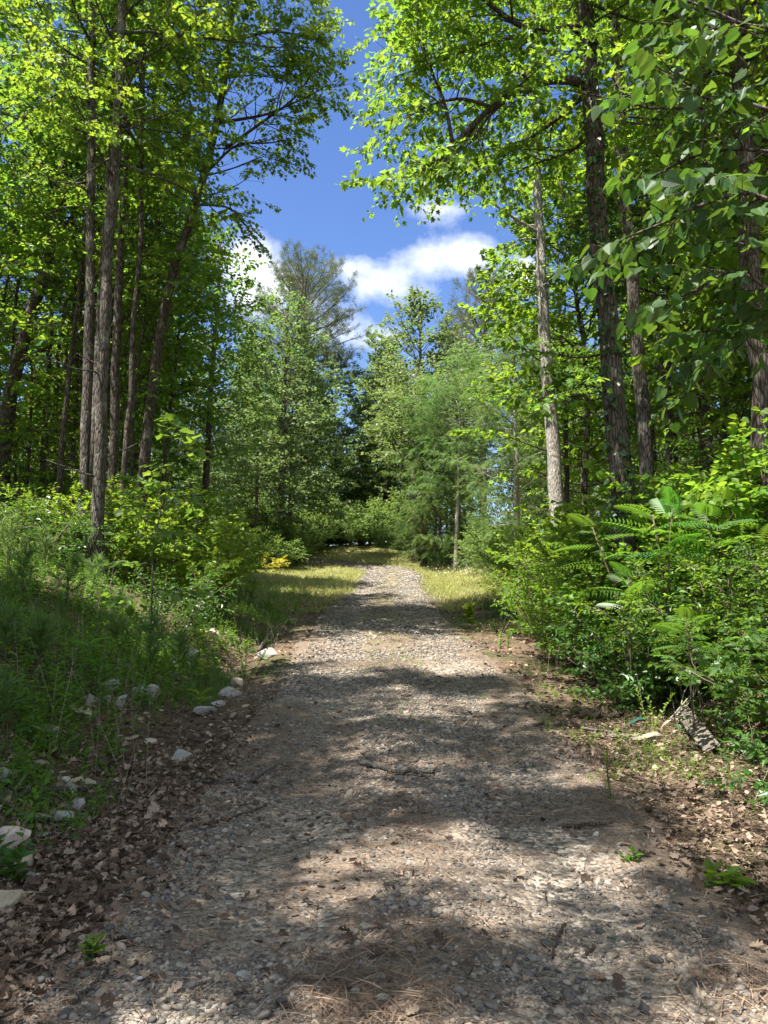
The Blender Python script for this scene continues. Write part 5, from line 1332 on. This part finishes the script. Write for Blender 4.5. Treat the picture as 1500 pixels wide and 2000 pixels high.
w = bpy.data.worlds.new('World'); scene.world = w; w.use_nodes = True; nt = w.node_tree; nt.nodes.clear()
sky = nd(nt, 'ShaderNodeTexSky', sky_type='NISHITA', sun_disc=False); sky.sun_elevation = EL; sky.sun_rotation = math.atan2(S[0], S[1]); sky.ozone_density = 2.2; sky.dust_density = .3; sky.air_density = 1.0
tc = nd(nt, 'ShaderNodeTexCoord'); sep = nd(nt, 'ShaderNodeSeparateXYZ'); nt.links.new(tc.outputs['Generated'], sep.inputs[0])
yy = mth(nt, 'MAXIMUM', sep.outputs[1], .05)
uu = mth(nt, 'DIVIDE', sep.outputs[0], yy); vv = mth(nt, 'DIVIDE', sep.outputs[2], yy)
cmb = nd(nt, 'ShaderNodeCombineXYZ'); nt.links.new(uu, cmb.inputs[0]); nt.links.new(vv, cmb.inputs[1])
n1 = noise(nt, cmb.outputs[0], 9, 8, .6); n2 = noise(nt, cmb.outputs[0], 22, 9, .68)
mask = None
for px, py, a, b, hgt in [(845, 510, 75, 48, .8), (930, 500, 42, 40, .75), (800, 575, 55, 30, .4), (862, 410, 55, 24, .75), (478, 520, 60, 70, 1.1), (530, 560, 50, 60, .8), (1025, 535, 40, 30, 1.0), (725, 545, 55, 45, .5), (720, 660, 60, 30, .6), (690, 520, 45, 22, .4), (620, 590, 40, 20, .3), (1360, 610, 30, 25, .9), (640, 640, 60, 40, .6), (900, 690, 80, 40, .3)]:
    r_ = at(px, py, 1.0) - CAM; cu, cv = r_[0], r_[2]
    dx = mth(nt, 'MULTIPLY', mth(nt, 'SUBTRACT', uu, float(cu)), FPX / a * .98); dy = mth(nt, 'MULTIPLY', mth(nt, 'SUBTRACT', vv, float(cv)), FPX / b * .98)
    d2 = mth(nt, 'ADD', mth(nt, 'MULTIPLY', dx, dx), mth(nt, 'MULTIPLY', dy, dy))
    bl = mth(nt, 'MULTIPLY', mth(nt, 'POWER', 2.718, mth(nt, 'MULTIPLY', d2, -1.0)), hgt)
    mask = bl if mask is None else mth(nt, 'ADD', mask, bl)
den = mth(nt, 'ADD', mask, mth(nt, 'ADD', mth(nt, 'MULTIPLY_ADD', n1, 2.0, -1.0), mth(nt, 'MULTIPLY_ADD', n2, .9, -.45)))
den = mth(nt, 'MULTIPLY', den, mth(nt, 'MULTIPLY', mask, 4.0, clamp=True))
cm = ramp(nt, den, [(.08, (0, 0, 0)), (.45, (.35, .35, .35)), (.95, (1, 1, 1))])
hs = nd(nt, 'ShaderNodeHueSaturation'); hs.inputs['Saturation'].default_value = 1.18; hs.inputs['Hue'].default_value = .512; nt.links.new(sky.outputs[0], hs.inputs['Color'])
ccol = mixc(nt, n2, (5.2, 5.6, 6.4), (7.6, 7.7, 7.9))
# unseen cloud added behind, overhead and to the sides for whiter fill light
n3 = noise(nt, tc.outputs['Generated'], 2.2, 7, .6)
away = mth(nt, 'MULTIPLY', mth(nt, 'SUBTRACT', .62, sep.outputs[1]), 5.0, clamp=True)
c3 = mth(nt, 'MULTIPLY', ramp(nt, n3, [(.44, (0, 0, 0)), (.58, (1, 1, 1))]), away)
fin = mixc(nt, mth(nt, 'MAXIMUM', cm, c3), hs.outputs[0], ccol)
bg = nd(nt, 'ShaderNodeBackground'); bg.inputs['Strength'].default_value = .072; nt.links.new(fin, bg.inputs['Color'])
ow = nd(nt, 'ShaderNodeOutputWorld'); nt.links.new(bg.outputs[0], ow.inputs[0])

cam = bpy.data.cameras.new('camera'); co = bpy.data.objects.new('camera', cam); COL.objects.link(co)
cam.sensor_fit = 'VERTICAL'; cam.sensor_height = 24; cam.lens = FPX / 2000 * 24; cam.clip_end = 2000; cam.clip_start = .05
co.location = CAM; co.rotation_euler = (R(90) + PITCH, 0, 0); scene.camera = co

vs = scene.view_settings; vs.view_transform = 'Standard'; vs.look = 'None'; vs.exposure = 1.7; vs.gamma = 1; vs.use_curve_mapping = False
scene.cycles.max_bounces = 7; scene.cycles.diffuse_bounces = 4; scene.cycles.glossy_bounces = 2; scene.cycles.transmission_bounces = 4
scene.cycles.use_denoising = True
